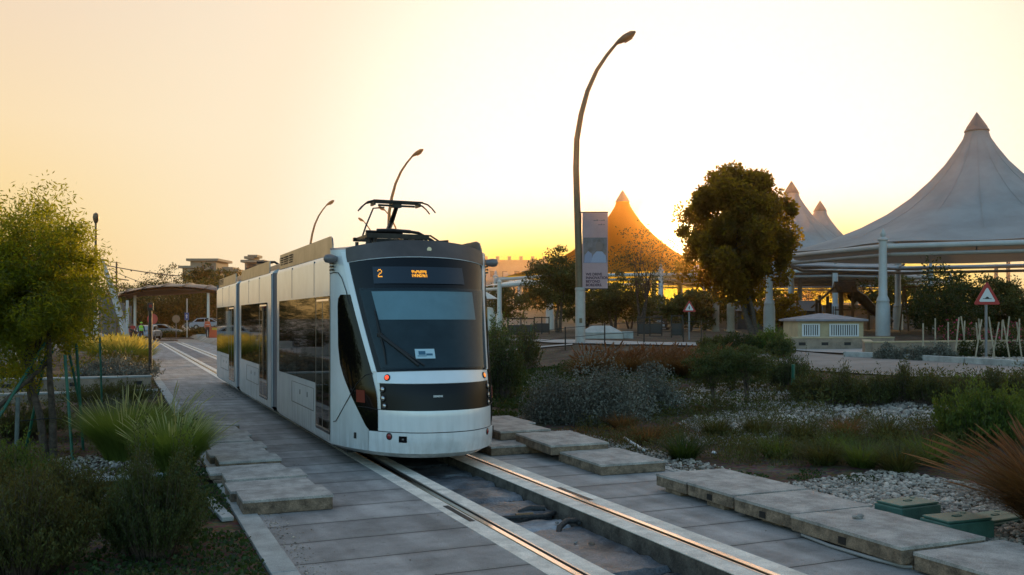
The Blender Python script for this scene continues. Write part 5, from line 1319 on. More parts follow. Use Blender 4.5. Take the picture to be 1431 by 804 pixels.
for x0, x1 in ((-1.1, -.42), (-.06, 1.06)):
    b = MB(); b.box(x0, x1, -.03, .0, .44, .48); b.box(x0, x1, -.03, .0, .88, .92); b.box(x0, x0+.04, -.031, -.001, .44, .92); b.box(x1-.04, x1, -.031, -.001, .44, .92); fr = b.build('louvre_frame', M['signwhite'], t, org=o0)
    b = MB(); b.box(x0+.04, x1-.04, -.008, -.004, .48, .88); b.build('dark_opening', M['groove'], fr, org=o0)
    n = int((x1-x0)/.085)
    for k in range(n):
        xx = x0+.05+k*(x1-x0-.1)/max(1, n-1); b = MB(); b.box(xx-.022, xx+.022, -.026, -.012, .48, .88); b.build('louvre', M['signwhite'], fr, org=o0)
def bwall(pxs, d0, d1, zt, name, label, slots=0, th=.25):
    a, e = ground(pxs[0], d0), ground(pxs[1], d1); t = thing(name, label, 'wall', a, math.atan2(e.y-a.y, e.x-a.x)); L_ = math.hypot(e.x-a.x, e.y-a.y)
    h = zt-a.z
    MB().box(0, L_, 0, th, -.4, h-.05).build('wall_body', M['wallstone'], t, org=o0, bevel=.01)
    MB().box(-.01, L_+.01, -.015, th+.015, h-.05, h).build('coping', M['kiosk'], t, org=o0, bevel=.01)
    for k in range(slots):
        x = L_*(k+.5)/(slots+.6); MB().box(x-.13, x+.13, -.004, .05, h-.30, h-.19).build('weep_slot', M['groove'], t, org=o0)
bwall((1105, 1250), 33.2, 33.8, 1.42, 'low_wall', 'low sandstone wall with dark weep slots in front of the cream housing', 4)
bwall((1220, 1500), 28.6, 31.5, 1.38, 'low_wall', 'long low sandstone wall behind the road sign')
bwall((1220.5, 1216), 28.65, 31.5, 1.375, 'low_wall', 'short return of the low wall behind the silver bushes')
for i, (px, w_, h_) in enumerate(((1240, 34, 20), (1262, 28, 17), (1285, 36, 21), (1310, 40, 25), (1328, 26, 16))):
    shrub_at(px, 503+(px-1240)*.04, w_, h_, 'mound', 'silver_bush', 'small silver bush before the low wall, %s from the left' % ('first second third fourth fifth'.split()[i]), 'silver bushes before the low wall', seed=50+i, leaf=.055, n=3500, lumps=12)
M['bamboo'] = mat('bamboo_stake', (.38, .31, .22), .7, vary=.25, vscale=5)
for i, px in enumerate((1290, 1307, 1325, 1334, 1346, 1352, 1362, 1368, 1372, 1386, 1391, 1399, 1404, 1412, 1418, 1424, 1429, 1436)):
    d = 26.4+(i*37 % 10)*.28; a = ground(px, d); h = 1.05+.25*((i*53) % 7)/7; lx = (.22*math.sin(i*2.3) if i > 2 else 0)
    b = MB(); b.tube([a-Vector((0, 0, .1)), a+Vector((lx*CS, -lx*SN, h))], .022, 6); tag(b.build('plant_stake', M['bamboo']), 'thin pale bamboo stake holding a young plant behind the road kerb', 'stake', 'bamboo stakes behind the road kerb')
for i, px in enumerate((1345, 1365, 1395, 1412, 1430)):
    c = ground(px, 27.5); mound(c, .28, .28, .55, 700, 'young_plant', 'young leafy plant between the bamboo stakes', 'broad', .07, 'young plants between the bamboo stakes', seed=80+i, lumps=7)
# trees and shrubs
c = ground(1052, 50)
tree(c, 9.6, 3, 2.6, 2.6, 3.75, 90000, .18, 'round_tree', 'dense round dark tree beside the largest tent', 'dense', 41, 44, .13, 5, None, (-1.0*CS, 1.0*SN), cz=5.35, shell=.55, br=14, clumps=230, spread=.105, ragged=.26, aspect=.6)
c = ground(780, 56)
tree(c, 5.2, 2, 2.1, 1.9, 1.75, 15000, .17, 'small_tree', 'small leafy tree left of the lamp with the banner', 'olive', 42, 20, .10, 2, None, (0, 0), cz=3.05, shell=.5)
c = ground(860, 62); tree(c, 4.2, 1, 2.4, 2, 1.5, 9000, .18, 'small_tree', 'dark bushy tree under the banner', 'olive', 43, 16, .10, 2, cz=2.2)
c = ground(898, 58)
tree(c, 6.4, 2, 2.6, 2.2, 2.4, 2600, .14, 'sparse_tree', 'sparse thin tree in front of the orange tent', 'olive', 44, 24, .09, 3, cz=4.2, br=24)
M['rustleaf'] = leafmat('hazy_leaf', (.08, .05, .015), (.4, .2, .02), .5)
for i, (px, d, w_, h_, mm) in enumerate(((705, 75, 2.2, 3.4, 'broad'), (748, 110, 1.6, 2.4, 'broad'), (702, 130, 1.6, 3.6, 'broad'), (985, 66, 2.3, 3.0, 'olive'), (935, 70, 2.6, 2.6, 'olive'), (820, 72, 2.2, 2.2, 'broad'), (880, 74, 3., 2.7, 'olive'), (1085, 62, 2., 2.6, 'dense'), (965, 58, 1.6, 2.4, 'olive'))):
    c = ground(px, d); tree(c, h_, 1, w_, w_, h_*.45, 4500, .22, 'background_tree', 'bushy tree in the hazy ground between tram and round tree, number %d' % i if False else 'bushy background tree ' + ('just right of the tram roof', 'in front of the beige building', 'tall and far beside the tram', 'left of the round tree', 'under the orange tent, right of the banner', 'behind the pale tarpaulin', 'behind the sparse thin tree', 'at the foot of the round tree', 'next to the small junction sign')[i], mm, 60+i, 12, .08, 2, cz=h_*.6)
for i, (px, d, w_, h_, mm) in enumerate(((1322, 40, 1.5, 3.3, 'broad'), (1352, 42, 1.5, 2.7, 'broad'), (1393, 44, 1.1, 2.9, 'olive'), (1422, 43, 1.2, 2.6, 'olive'), (1248, 72, 2.6, 4.2, 'olive'), (1175, 110, 3.2, 4.4, 'rustleaf'), (1205, 150, 4.5, 7.0, 'rustleaf'), (1130, 140, 3.5, 6.0, 'rustleaf'), (1300, 48, 1.1, 1.9, 'broad'))):
    c = ground(px, d); tree(c, h_, 1, w_, w_, h_*.46, 7000 if d < 60 else 3500, .13 if d < 60 else .28, 'leafy_tree', 'leafy ' + ('dark bush tree between the white post and the hump sign', 'dark bush tree right behind the hump sign', 'thin young tree right of the hump sign', 'thin young tree at the right frame edge', 'tree behind the white tent post', 'hazy low tree far under the largest tent', 'hazy far tree seen under the tent ring', 'hazy far tree right of the round tree', 'low bush left of the dark bush trees')[i], mm, 90+i, 14, .05, 2, cz=h_*.56)
for i, (px, d) in enumerate(((1345, 33), (1400, 31), (1425, 32))):
    c = ground(px, d); t = mound(c, .9, .7, 1.05, 2600, 'flowering_bush', 'pink flowering bush behind the stakes, ' + ('left of the sign', 'right of the sign', 'at the frame edge')[i], 'broad', .08, None, seed=100+i, lumps=10)
    P = lumpy(420, .95, .75, 1.1, 10, .95, 100+i); P[:, 2] = np.abs(P[:, 2])*1.0; V, Fq = leaves_arr(P+np.array(c), .07, .8); raw('flowers', V, Fq, M['pink'], t)
for i, (px, py, w_, h_, mm) in enumerate(((1035, 497, 60, 26, 'broad'), (1075, 495, 60, 30, 'grass'), (1000, 492, 50, 20, 'olive'), (1090, 502, 40, 24, 'rosemary'))):
    shrub_at(px, py, w_, h_, 'tw', 'verge_bush', 'low bush on the verge before the tent posts, ' + ('second from the left', 'third from the left', 'first from the left', 'last beside the low wall')[i], None, m=mm, leaf=.09, nst=260, per=18, spread=.4)
# stub columns, tarpaulin, black frames
M['column'] = mat('column_render', (.34, .27, .20), .8, vary=.15, vscale=2)
for i, (px, d, h_, lab) in enumerate(((1000, 58, 1.85, 'short thick pale column left of the round tree trunk'), (1021, 56, 1.75, 'short pale column just left of the round tree trunk'))):
    c = ground(px, d); b = MB(); b.lathe([(.27, -.2), (.27, .1), (.235, .14), (.225, h_*.55), (.235, h_*.6), (.225, h_-.1), (.16, h_), (0, h_+.02)], c, 18); tag(b.build('column', M['column'], smooth=True), lab, 'column')
M['tarp'] = mat('pale_tarpaulin', (.42, .38, .34), .6, vary=.15, vscale=2, bump=.6, bscale=6)
c = ground(840, 44); t = thing('covered_pallet', 'low pile under a pale peaked tarpaulin beside the lamp base', 'pile', c, -TH)
b = MB(); b.add([(-1.0, -.5, 0), (1.0, -.5, 0), (1.0, .6, 0), (-1.0, .6, 0), (-.98, -.48, .30), (.98, -.48, .30), (.95, .55, .32), (-.95, .55, .32), (-.42, 0, .62), (.42, 0, .62)], [(0, 1, 5, 4), (1, 2, 6, 5), (2, 3, 7, 6), (3, 0, 4, 7), (4, 5, 9, 8), (5, 6, 9), (6, 7, 8, 9), (7, 4, 8)]); b.build('cover', M['tarp'], t, org=o0, bevel=.03)
b = MB(); b.box(1.03, 1.5, -.3, .3, 0, .34); b.box(-1.02, 1.02, -.51, -.49, .26, .29); b.build('side_block', M['kerb'], t, org=o0)
def frame_fence(px, d, w_, h_, label, panes=2):
    c = ground(px, d); t = thing('frame_barrier', label, 'barrier', c, -TH+R(6))
    for k in range(panes+1): MB().box(-w_/2+k*w_/panes-.03, -w_/2+k*w_/panes+.03, -.03, .03, -.2, h_).build('post', M['darkmetal'], t, org=o0)
    for z in (h_-.05, .12): MB().box(-w_/2, w_/2, -.027, .027, z-.03, z+.03).build('rail', M['darkmetal'], t, org=o0)
    b = MB(); b.box(-w_/2, w_/2, -.004, .004, .15, .62*h_); b.build('infill', mat('mesh_infill', (.04, .035, .03), .7), t, org=o0)
frame_fence(728, 47, 1.35, .98, 'black rectangular frame barrier left of the small tree', 2)
frame_fence(757, 50, .8, .95, 'narrow black frame barrier behind the small tree')
frame_fence(908, 47, 1.25, 1.0, 'black rectangular frame barrier under the sparse tree', 2)
frame_fence(946, 45, .55, 1.1, 'narrow black frame barrier by the tent post', 1)
# slim post and wire fence in the verge
pf = [ground(px, 36+(px-690)*.012) for px in (690, 740, 790, 845, 900, 955, 980)]
t = thing('wire_fence', 'low dark post and wire fence along the verge left of the round tree', 'fence', pf[0])
for p in pf: b = MB(); b.tube([p-Vector((0, 0, .2)), p+Vector((0, 0, .95))], .028, 6); b.build('post', M['darkmetal'], t)
for z in (.5, .9): b = MB(); b.tube([p+Vector((0, 0, z)) for p in pf], .010, 4); b.build('wire', M['darkmetal'], t)
stake(foot(742, 498), foot(742, 498)+Vector((0, 0, 1.25)), 'green stake standing in the verge right of the tram', g=None)
# playground under the largest tent
M['wood'] = mat('play_wood', (.10, .055, .030), .7, vary=.3, vscale=5)
c = ground(1178, 66); t = thing('play_structure', 'dark wooden play structure with a slide under the tents', 'playground', c, -TH)
for x, y, h_ in ((-1.9, 0, 2.2), (-1.5, .5, 2.5), (-1.1, 0, 2.4), (-.7, .6, 2.0), (-.2, 0, 3.1), (.2, .8, 3.0), (.7, 0, 3.1), (1.9, .2, 1.7), (2.5, 0, 1.9), (3.0, .3, 1.8)):
    MB().box(x-.08, x+.08, y-.08, y+.08, -.3, h_).build('post', M['wood'], t, org=o0)
b = MB(); b.box(-.3, .8, -.1, .9, 1.4, 1.5); b.box(-1.9, -.3, 0, .6, 1.0, 1.08); b.build('platform', M['wood'], t, org=o0)
b = MB(); b.add([(-.5, -.2, 2.7), (1.0, -.2, 2.7), (1.0, 1.0, 2.7), (-.5, 1.0, 2.7), (-.5, .4, 3.5), (1.0, .4, 3.5)], [(0, 1, 5, 4), (2, 3, 4, 5), (0, 4, 3), (1, 2, 5)]); b.build('roof', M['wood'], t, org=o0)
b = MB(); b.tube([(.7, .3, 2.2), (1.1, .3, 2.5), (1.5, .2, 2.2), (2.1, .0, 1.5), (2.9, -.2, .9), (3.3, -.2, .5)], [.42, .42, .38, .34, .34, .34], 12, False); b.build('slide', M['darkmetal'], t, smooth=True, org=o0)
for k in range(9): MB().box(-1.9+k*.17, -1.86+k*.17, -.03, .03, 1.08, 1.7).build('railing_bar', M['wood'], t, org=o0)
b = MB(); b.bar((-2.2, .2, 1.6), (-.4, .2, 3.2), .12); b.build('ramp_beam', M['wood'], t, org=o0)
c = ground(1283, 60); t = thing('swing', 'dark swing frame with slanting legs right of the white tent post', 'swing', c, -TH)
for x in (-.9, .95):
    for s_ in (-.55, .55): b = MB(); b.tube([(x+s_, s_, -.2), (x, 0, 2.9)], .06, 8); b.build('leg', M['wood'], t, org=o0)
MB().tube([(-1, 0, 2.9), (1.05, 0, 2.9)], .06, 8).build('top_bar', M['wood'], t, org=o0)
for x in (-.2, .2): MB().tube([(x, 0, 2.88), (x, 0, .6)], .012, 4).build('chain', M['darkmetal'], t, org=o0)
MB().box(-.24, .24, -.12, .12, .56, .6).build('seat', M['wood'], t, org=o0)
# long pale shed behind the round tree
c = ground(1090, 70); c.z -= .5; t = thing('storage_shed', 'low dark shed half hidden behind the round tree trunk', 'shed', c, -TH)
MB().box(-3.2, 3.2, 0, 3, -.3, 1.9).build('wall', mat('shed_wall', (.10, .075, .06), .8, vary=.3, vscale=1.5), t, org=o0)
b = MB(); b.add([(-3.4, -.3, 1.9), (3.4, -.3, 1.9), (3.4, 3.2, 1.9), (-3.4, 3.2, 1.9), (-3.4, 1.5, 2.7), (3.4, 1.5, 2.7)], [(0, 1, 5, 4), (2, 3, 4, 5), (0, 4, 3), (1, 2, 5), (0, 3, 2, 1)]); b.build('roof', mat('shed_roof', (.14, .10, .08), .7), t, org=o0)
for x in (-1.6, .6): MB().box(x, x+.8, -.02, .02, .9, 1.6).build('window', M['groove'], t, org=o0)
# stacked timber behind the small sign
c = ground(955, 68); t = thing('timber_stack', 'stack of long boards behind the small junction sign', 'timber', c, -TH)
for k in range(5): MB().box(-2.2, 1.8, -.4, .4, .15+k*.28, .27+k*.28).build('board', mat('stack_board', (.16, .09, .05), .8) if k == 0 else bpy.data.materials['stack_board'], t, org=o0)

# ---- buildings behind on the right
M['beige'] = mat('beige_render', (.42, .30, .19), .85, vary=.12, vscale=.3); M['beigedark'] = mat('dark_pane', (.07, .055, .05), .4)
def block(px0, px1, pyt, pyb, d, name, label, m, dep=12, rows=2, cols=6, parapet=5, zbase=0.):
    a = at((px0+px1)/2, 445, d); w_ = (px1-px0)*d/F/2; zt = EYE+(445-pyt)*d/F; t = thing(name, label, 'building', (a.x, a.y, zbase), -TH)
    MB().box(-w_, w_, 0, dep, -1, zt).build('wall', m, t, org=o0)
    MB().box(-w_-.3, w_+.3, -.3, dep+.3, zt, zt+.5).build('cornice', m, t, org=o0)
    for k in range(parapet): x = -w_+.6+k*(2*w_-1.2)/max(1, parapet-1); MB().box(x-.35, x+.35, .3, 1.0, zt+.5, zt+1.3).build('roof_vent', m, t, org=o0)
    for r_ in range(rows):
        for k in range(cols):
            x = -w_+(k+.5)*2*w_/cols; z = zt-1.6-r_*3.2; ww = w_/cols*.42; f = MB().box(x-ww-.12, x+ww+.12, -.06, .02, z-1.5, z-.05).build('window_frame', m, t, org=o0)
            MB().box(x-ww, x+ww, -.075, .03, z-1.38, z-.18).build('pane', M['beigedark'], f, org=o0)
    return t
block(560, 765, 367, 430, 190, 'apartment_building', 'long beige flat roofed building right of the tram', M['beige'], 14, 3, 12, 13)
block(676, 712, 392, 430, 140, 'small_building', 'small pale building in front of the beige one', mat('pale_render', (.40, .32, .26), .8), 6, 2, 4, 2)
# shade frame with white posts next to the tram
M['whitesteel'] = mat('white_steel', (.62, .57, .50), .5)
c = ground(698, 62); t = thing('shade_frame', 'white posted shade frame beside the beige building', 'shade', c, -TH)
for x, y in ((0, 0), (-1.8, 6), (3.6, 3), (3.8, 9)): MB().lathe([(.22, -.2), (.22, 1.1), (.15, 1.25), (.15, 3.3), (.2, 3.32), (0, 3.5)], (x, y, 0), 12).build('post', M['whitesteel'], t, smooth=True, org=o0)
MB().tube([(0, 0, 3.05), (3.8, 1.0, 3.35)], .13, 8).build('beam', M['whitesteel'], t, org=o0); MB().tube([(0, 0, 2.85), (-1.8, 6, 2.95)], .10, 8).build('beam', M['whitesteel'], t, org=o0)
b = MB(); b.add([(.2, 0, 3.15), (3.8, .6, 3.4), (4.6, 5, 3.5), (-1.4, 5, 3.2), (1.6, 2.4, 3.6)], [(0, 1, 4), (1, 2, 4), (2, 3, 4), (3, 0, 4)]); b.build('fabric_top', M['whitesteel'], t, org=o0)
c = ground(677, 52); t = thing('market_parasol', 'small cream shade stand at the tram corner', 'parasol', c, -TH)
MB().lathe([(.04, 0), (.04, 2.3)], (0, 0, 0), 8).build('pole', M['whitesteel'], t, org=o0); MB().lathe([(.75, 2.0), (.70, 2.05), (.1, 2.4), (0, 2.42)], (0, 0, 0), 8).build('canopy', M['whitesteel'], t, org=o0)
MB().lathe([(.45, 0), (.45, .9), (.25, 1.5), (0, 1.55)], (.2, .4, 0), 12).build('counter', M['whitesteel'], t, org=o0)
# distant cranes and masts in the haze on the right
M['haze1'] = mat('hazy_grey', (.22, .16, .12), .9)
for i, (px, h_, d) in enumerate(((1205, 26, 260), (1217, 18, 260), (1392, 15, 220), (1409, 18, 220))):
    a = at(px, 445, d); b = MB(); b.box(a.x-.3, a.x+.3, a.y-.3, a.y+.3, 0, h_); tag(b.build('distant_mast', M['haze1']), 'thin mast far away in the haze, ' + ('under the tent ring left of the white post', 'shorter one left of the white post', 'left one of the right pair', 'right one of the right pair')[i], 'mast')
for i, (px0, px1, py, d) in enumerate(((1075, 1135, 414, 230), (1175, 1240, 426, 240), (1385, 1440, 420, 250), (1290, 1350, 426, 240))):
    block(px0, px1, py, 430, d, 'distant_building', 'flat hazy building far away, ' + ('right of the round tree', 'behind the play structure', 'at the right frame edge', 'behind the dark bush trees')[i], mat('hazy_wall%d' % i, (.26, .18, .12), .9), 10, 1, 5, 2)
# ================================================================ left background
# station canopy
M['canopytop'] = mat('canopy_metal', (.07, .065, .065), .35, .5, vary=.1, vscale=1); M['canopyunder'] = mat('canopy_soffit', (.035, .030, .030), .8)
cp = at(242, 445, 92); t = thing('station_canopy', 'curved metal canopy roof of the tram stop at far left', 'canopy', (cp.x, cp.y, 0), -TH)
def can(u, v, off=0.):
    x = -5.3+10.3*u; zc = 4.2+1.35*math.sin(math.pi*min(1, .12+u*.62))-.35*(u > .8)*(u-.8); y = -2.6+5.2*v
    return (x, y*(.35+.65*math.sin(math.pi*(.12+.8*min(1, u)))), zc-.35*(2*v-1)**2+off)
us = [i/20 for i in range(21)]; vs_ = [i/8 for i in range(9)]
b = MB(); b.grid(can, us, vs_); b.grid(lambda u, v: can(u, v, -.22), us, vs_); b.build('roof_shell', M['canopytop'], t, smooth=True, org=o0)
b = MB(); b.grid(lambda u, v: (lambda p: (p[0]*.97, p[1]*.96, p[2]-.30-.75*math.sin(math.pi*u)*(1-abs(2*v-1)**3)))(can(u, v)), us, vs_); b.build('soffit', M['canopyunder'], t, smooth=True, org=o0)
for k in range(5):
    u = .12+k*.19; p0, p1 = can(u, 0, .03), can(u, 1, .03); MB().tube([can(u, v, .05) for v in vs_], .06, 6).build('rib', M['canopytop'], t, org=o0)
for x, y in ((3.9, -1.2), (4.1, 1.2), (-3.9, .2)): MB().lathe([(.13, 0), (.13, 4.6)], (x, y, 0), 12).build('column', M['whitesteel'], t, smooth=True, org=o0)
for x in (3.9,): MB().box(x-1.5, x+.9, -.2, .2, 0, .5).build('platform_seat', M['kerb'], t, org=o0)
# leaning mast with its stay
a, e = at(179, 474, 88), at(143, 362, 88); a.z = 0
t = thing('leaning_mast', 'pale tapered mast leaning left beside the tram stop', 'mast', a)
b = MB(); b.tube([a, a.lerp(e, .35), a.lerp(e, .7), e], [.16, .30, .28, .12], 14); b.build('mast', M['tentsteel'], t, smooth=True)
b = MB(); f_ = at(174, 474, 86); f_.z = 0; b.tube([f_, a.lerp(e, .5)], [.12, .10], 10); b.build('strut', M['tentsteel'], t, smooth=True)
def polething(px, pyt, d, r_, name, label, m='lamppole'):
    a = ground(px, d); zt = EYE+(445-pyt)*d/F; b = MB(); b.tube([a, (a.x, a.y, zt)], [r_, r_*.8], 10); o = b.build(name, M[m], smooth=True); tag(o, label, 'pole'); return Vector((a.x, a.y, zt))
w1 = polething(163, 366, 90, .11, 'line_pole', 'tall grey pole just right of the leaning mast')
w2 = polething(178, 420, 84, .16, 'line_pole', 'pale thick post under the left tip of the canopy', 'tentsteel')
w3 = polething(208, 424, 86, .09, 'line_pole', 'thin pole in front of the red round sign')
t = thing('end_lamp', 'slim street lamp seen end on beside the feathery tree', 'street lamp', ground(134, 60))
g0 = wloc(t); zt = EYE+(445-312)*60/F
MB().tube([g0, g0+Vector((0, 0, 2.6))], [.16, .15], 12).build('pole_base', M['whitesteel'], t, smooth=True)
MB().tube([g0+Vector((0, 0, 2.6)), (g0.x, g0.y, zt)], [.11, .07], 12).build('pole', M['lamppole'], t, smooth=True)
MB().lathe([(0, -.1), (.09, 0), (.17, .2), (.19, .4), (.15, .6), (0, .7)], (g0.x, g0.y, zt), 14).build('lamp_head', M['lamppole'], t, smooth=True)
# grey panels behind the leaning mast
c = at(158, 445, 96); t = thing('screen_wall', 'row of tall grey screen panels behind the leaning mast', 'screen', (c.x, c.y, 0), -TH)
for k in range(5): MB().box(-1.9+k*.78, -1.2+k*.78, -.1, .1, 0, 4.6-.3*k).build('panel', mat('grey_screen', (.15, .135, .125), .8, vary=.2, vscale=.8) if k == 0 else bpy.data.materials['grey_screen'], t, org=o0)
# overhead cables with bulbs
def cable(pa, pb_, sag, label, bulbs=0, r_=.028):
    P = [pa.lerp(pb_, i/14)-Vector((0, 0, sag*4*(i/14)*(1-i/14))) for i in range(15)]
    t = thing('overhead_cable', label, 'cable', pa); MB().tube(P, r_, 5).build('wire', M['seam'], t)
    for k in range(bulbs):
        p = P[2+k*3 % 12]; MB().lathe([(0, -.16), (.09, -.08), (.07, 0), (0, .02)], p, 8).build('bulb', M['darkmetal'], t)
cable(at(149, 371, 90), at(250, 386, 84), .10, 'upper dark cable running from the mast over the canopy', 4, .045)
cable(at(152, 375, 90), at(218, 400, 90), .2, 'middle drooping cable right of the mast', 4)
cable(at(154, 388, 90), at(180, 392, 90), .0, 'short horizontal wire bracket on the tall pole', 1, .05)
cable(at(150, 366, 90), at(164, 367, 90), .0, 'topmost short wire between mast and pole')
cable(at(154, 396, 90), at(200, 408, 92), .15, 'lower drooping cable right of the mast', 3)
# signs far left
def disc_sign(px, py, d, r_, label, m, zt=None):
    g0 = ground(px, d); z = EYE+(445-py)*d/F; t = thing('round_sign', label, 'road sign', g0, -TH)
    MB().lathe([(.04, 0), (.04, z)], (0, .05, 0), 8).build('pole', M['signpole'], t, org=o0)
    b = MB(); b.lathe([(0, -.02), (r_, -.02), (r_, .02), (0, .02)], (0, 0, z), 24, Matrix.Rotation(R(90), 3, 'X')); b.build('disc', m, t, org=o0); return t
disc_sign(213, 446, 80, .46, 'round red sign under the canopy', mat('sign_face_red', (.48, .05, .035), .5))
disc_sign(246, 446, 98, .42, 'round tan traffic mirror under the canopy', mat('mirror_face', (.25, .17, .12), .3, .3))
g0 = ground(261, 98); t = thing('blue_sign', 'small blue rectangular sign under the canopy', 'road sign', g0, -TH)
MB().lathe([(.06, 0), (.06, 4.2)], (0, .08, 0), 8).build('pole', M['whitesteel'], t, org=o0); MB().box(-.22, .22, -.03, .02, 1.9, 2.7).build('plate', mat('sign_blue', (.05, .12, .34), .5), t, org=o0)
b = MB(); b.add([(-.06, -.034, 2.1), (.06, -.034, 2.1), (.06, -.034, 2.35), (.13, -.034, 2.35), (0, -.034, 2.55), (-.13, -.034, 2.35), (-.06, -.034, 2.35)], [tuple(range(7))]); b.build('symbol', M['signwhite'], t, org=o0)
# far crossing
M['asphalt'] = mat('dark_asphalt', (.06, .05, .045), .8, vary=.3, vscale=.8)
struct(MB().box(-60, 1.37, 97, 116, -.3, .02).build('cross_road', M['asphalt'])); struct(MB().box(1.375, 6.985, 84.02, 119, -.5, .0).build('crossing', mat('crossing_concrete', (.30, .245, .20), .7, vary=.25, vscale=.5)))
for (px, py, a_, b_) in ((255, 473, 2.0, 4.2), (232, 476, 1.1, 3.), (268, 472, .8, 4.)):
    c = at(px, 445, 2.1*F/(py-445)); struct(MB().prism([(c.x+a_*math.cos(i*.5236), c.y+b_*math.sin(i*.5236)) for i in range(12)], -.1, .05).build('asphalt_patch', mat('brown_patch', (.055, .03, .018), .8) if 'brown_patch' not in bpy.data.materials else bpy.data.materials['brown_patch']))
# cars
def car(px, d, rz, label, paint, z=0.):
    g0 = ground(px, d, z); t = thing('parked_car', label, 'car', g0, -TH+R(rz)); W_ = .85
    prof = [(-2.15, .35), (-2.2, .62), (-2.05, .85), (-1.3, .95), (1.1, .92), (1.9, .80), (2.15, .60), (2.15, .35)]
    b = MB(); b.prism(prof, -W_, W_, Matrix.Rotation(R(90), 4, 'X')); b.build('body', paint, t, org=o0, bevel=.06)
    gh = [(-1.85, .93), (-1.35, 1.36), (-.9, 1.44), (.1, 1.43), (.45, 1.34), (1.15, .93)]
    b = MB(); b.prism(gh, -W_+.12, W_-.12, Matrix.Rotation(R(90), 4, 'X')); cb = b.build('cabin', paint, t, org=o0, bevel=.05)
    for s_ in (-1, 1):
        for gp in ([(-1.6, .98), (-1.25, 1.30), (-.45, 1.36), (-.45, .98)], [(-.37, .98), (-.37, 1.36), (.05, 1.36), (.36, 1.28), (.92, .98)]):
            b = MB(); b.add([(x, s_*(W_-.115), z_) for x, z_ in gp], [tuple(range(len(gp)))]); b.build('window', M['sidewin'], cb, org=o0)
        for x in (-1.35, 1.35):
            b = MB(); b.lathe([(.0, -.1), (.31, -.1), (.33, -.06), (.33, .06), (.31, .1), (0, .1)], (x, s_*(W_-.08), .33), 16, Matrix.Rotation(R(90), 3, 'X')); wh = b.build('wheel', M['seam'], t, smooth=True, org=o0)
            b = MB(); b.lathe([(0, -.105), (.18, -.105), (.18, .105), (0, .105)], (x, s_*(W_-.08), .33), 12, Matrix.Rotation(R(90), 3, 'X')); b.build('rim', M['lip'], wh, org=o0)
        MB().box(2.08, 2.16, s_*.6-.16, s_*.6+.16, .62, .72).build('headlight', M['chrome'], t, org=o0); MB().box(-2.2, -2.14, s_*.62-.14, s_*.62+.14, .66, .78).build('tail_light', M['redlens'], t, org=o0)
    b = MB(); b.add([(1.17, -W_+.2, .96), (1.17, W_-.2, .96), (.5, W_-.25, 1.34), (.5, -W_+.25, 1.34)], [(0, 1, 2, 3)]); b.build('windscreen', M['sidewin'], cb, org=o0)
    return t
cw = mat('white_car_paint', (.30, .31, .33), .3, coat=.5); cd = mat('dark_car_paint', (.06, .07, .08), .3, coat=.5)
car(227, 104, 8, 'pale silver car parked left under the canopy', mat('silver_car_paint', (.20, .22, .22), .3, .3, coat=.5))
car(292, 112, 10, 'white car with its front to the right behind the orange worker', cw, .25)
car(284, 118, 185, 'dark car just behind the white one', cd, .3)
car(106, 78, 5, 'white car seen through the stems of the feathery tree', cw)
car(208, 90, 100, 'white car end on beside the green vested worker', cw)
# traffic cones and barrier
M['orange'] = mat('safety_orange', (.65, .09, .03), .5); M['vest'] = mat('lime_vest', (.28, .62, .04), .6, emit=(.3, .8, .05), estr=.0)
def cone(px, d, label, h_=.75):
    g0 = ground(px, d); t = thing('traffic_cone', label, 'cone', g0); MB().box(-.2, .2, -.2, .2, 0, .04).build('base', M['orange'], t, org=o0)
    b = MB(); b.lathe([(.16, .04), (.03, h_), (0, h_)], (0, 0, 0), 14); b.build('cone', M['orange'], t, smooth=True, org=o0); MB().lathe([(.105, h_*.45), (.075, h_*.62)], (0, 0, 0), 14).build('stripe', M['signwhite'], t, org=o0)
cone(199.5, 74, 'red traffic cone right of the slim signal post'); cone(184, 80, 'red traffic cone left of the green vested worker')
g0 = ground(299, 83); t = thing('road_barrier', 'red and yellow plastic road barrier right of the orange worker', 'barrier', g0, -TH)
MB().prism([(-.5, 0), (.5, 0), (.42, .3), (.38, .95), (-.38, .95), (-.42, .3)], -.2, .2, Matrix.Rotation(R(90), 4, 'X')).build('barrier_body', M['orange'], t, org=o0, bevel=.03); MB().box(-.1, .5, -.215, -.2, .7, .9).build('stripe', mat('yellow_band', (.6, .4, .05), .5), t, org=o0)
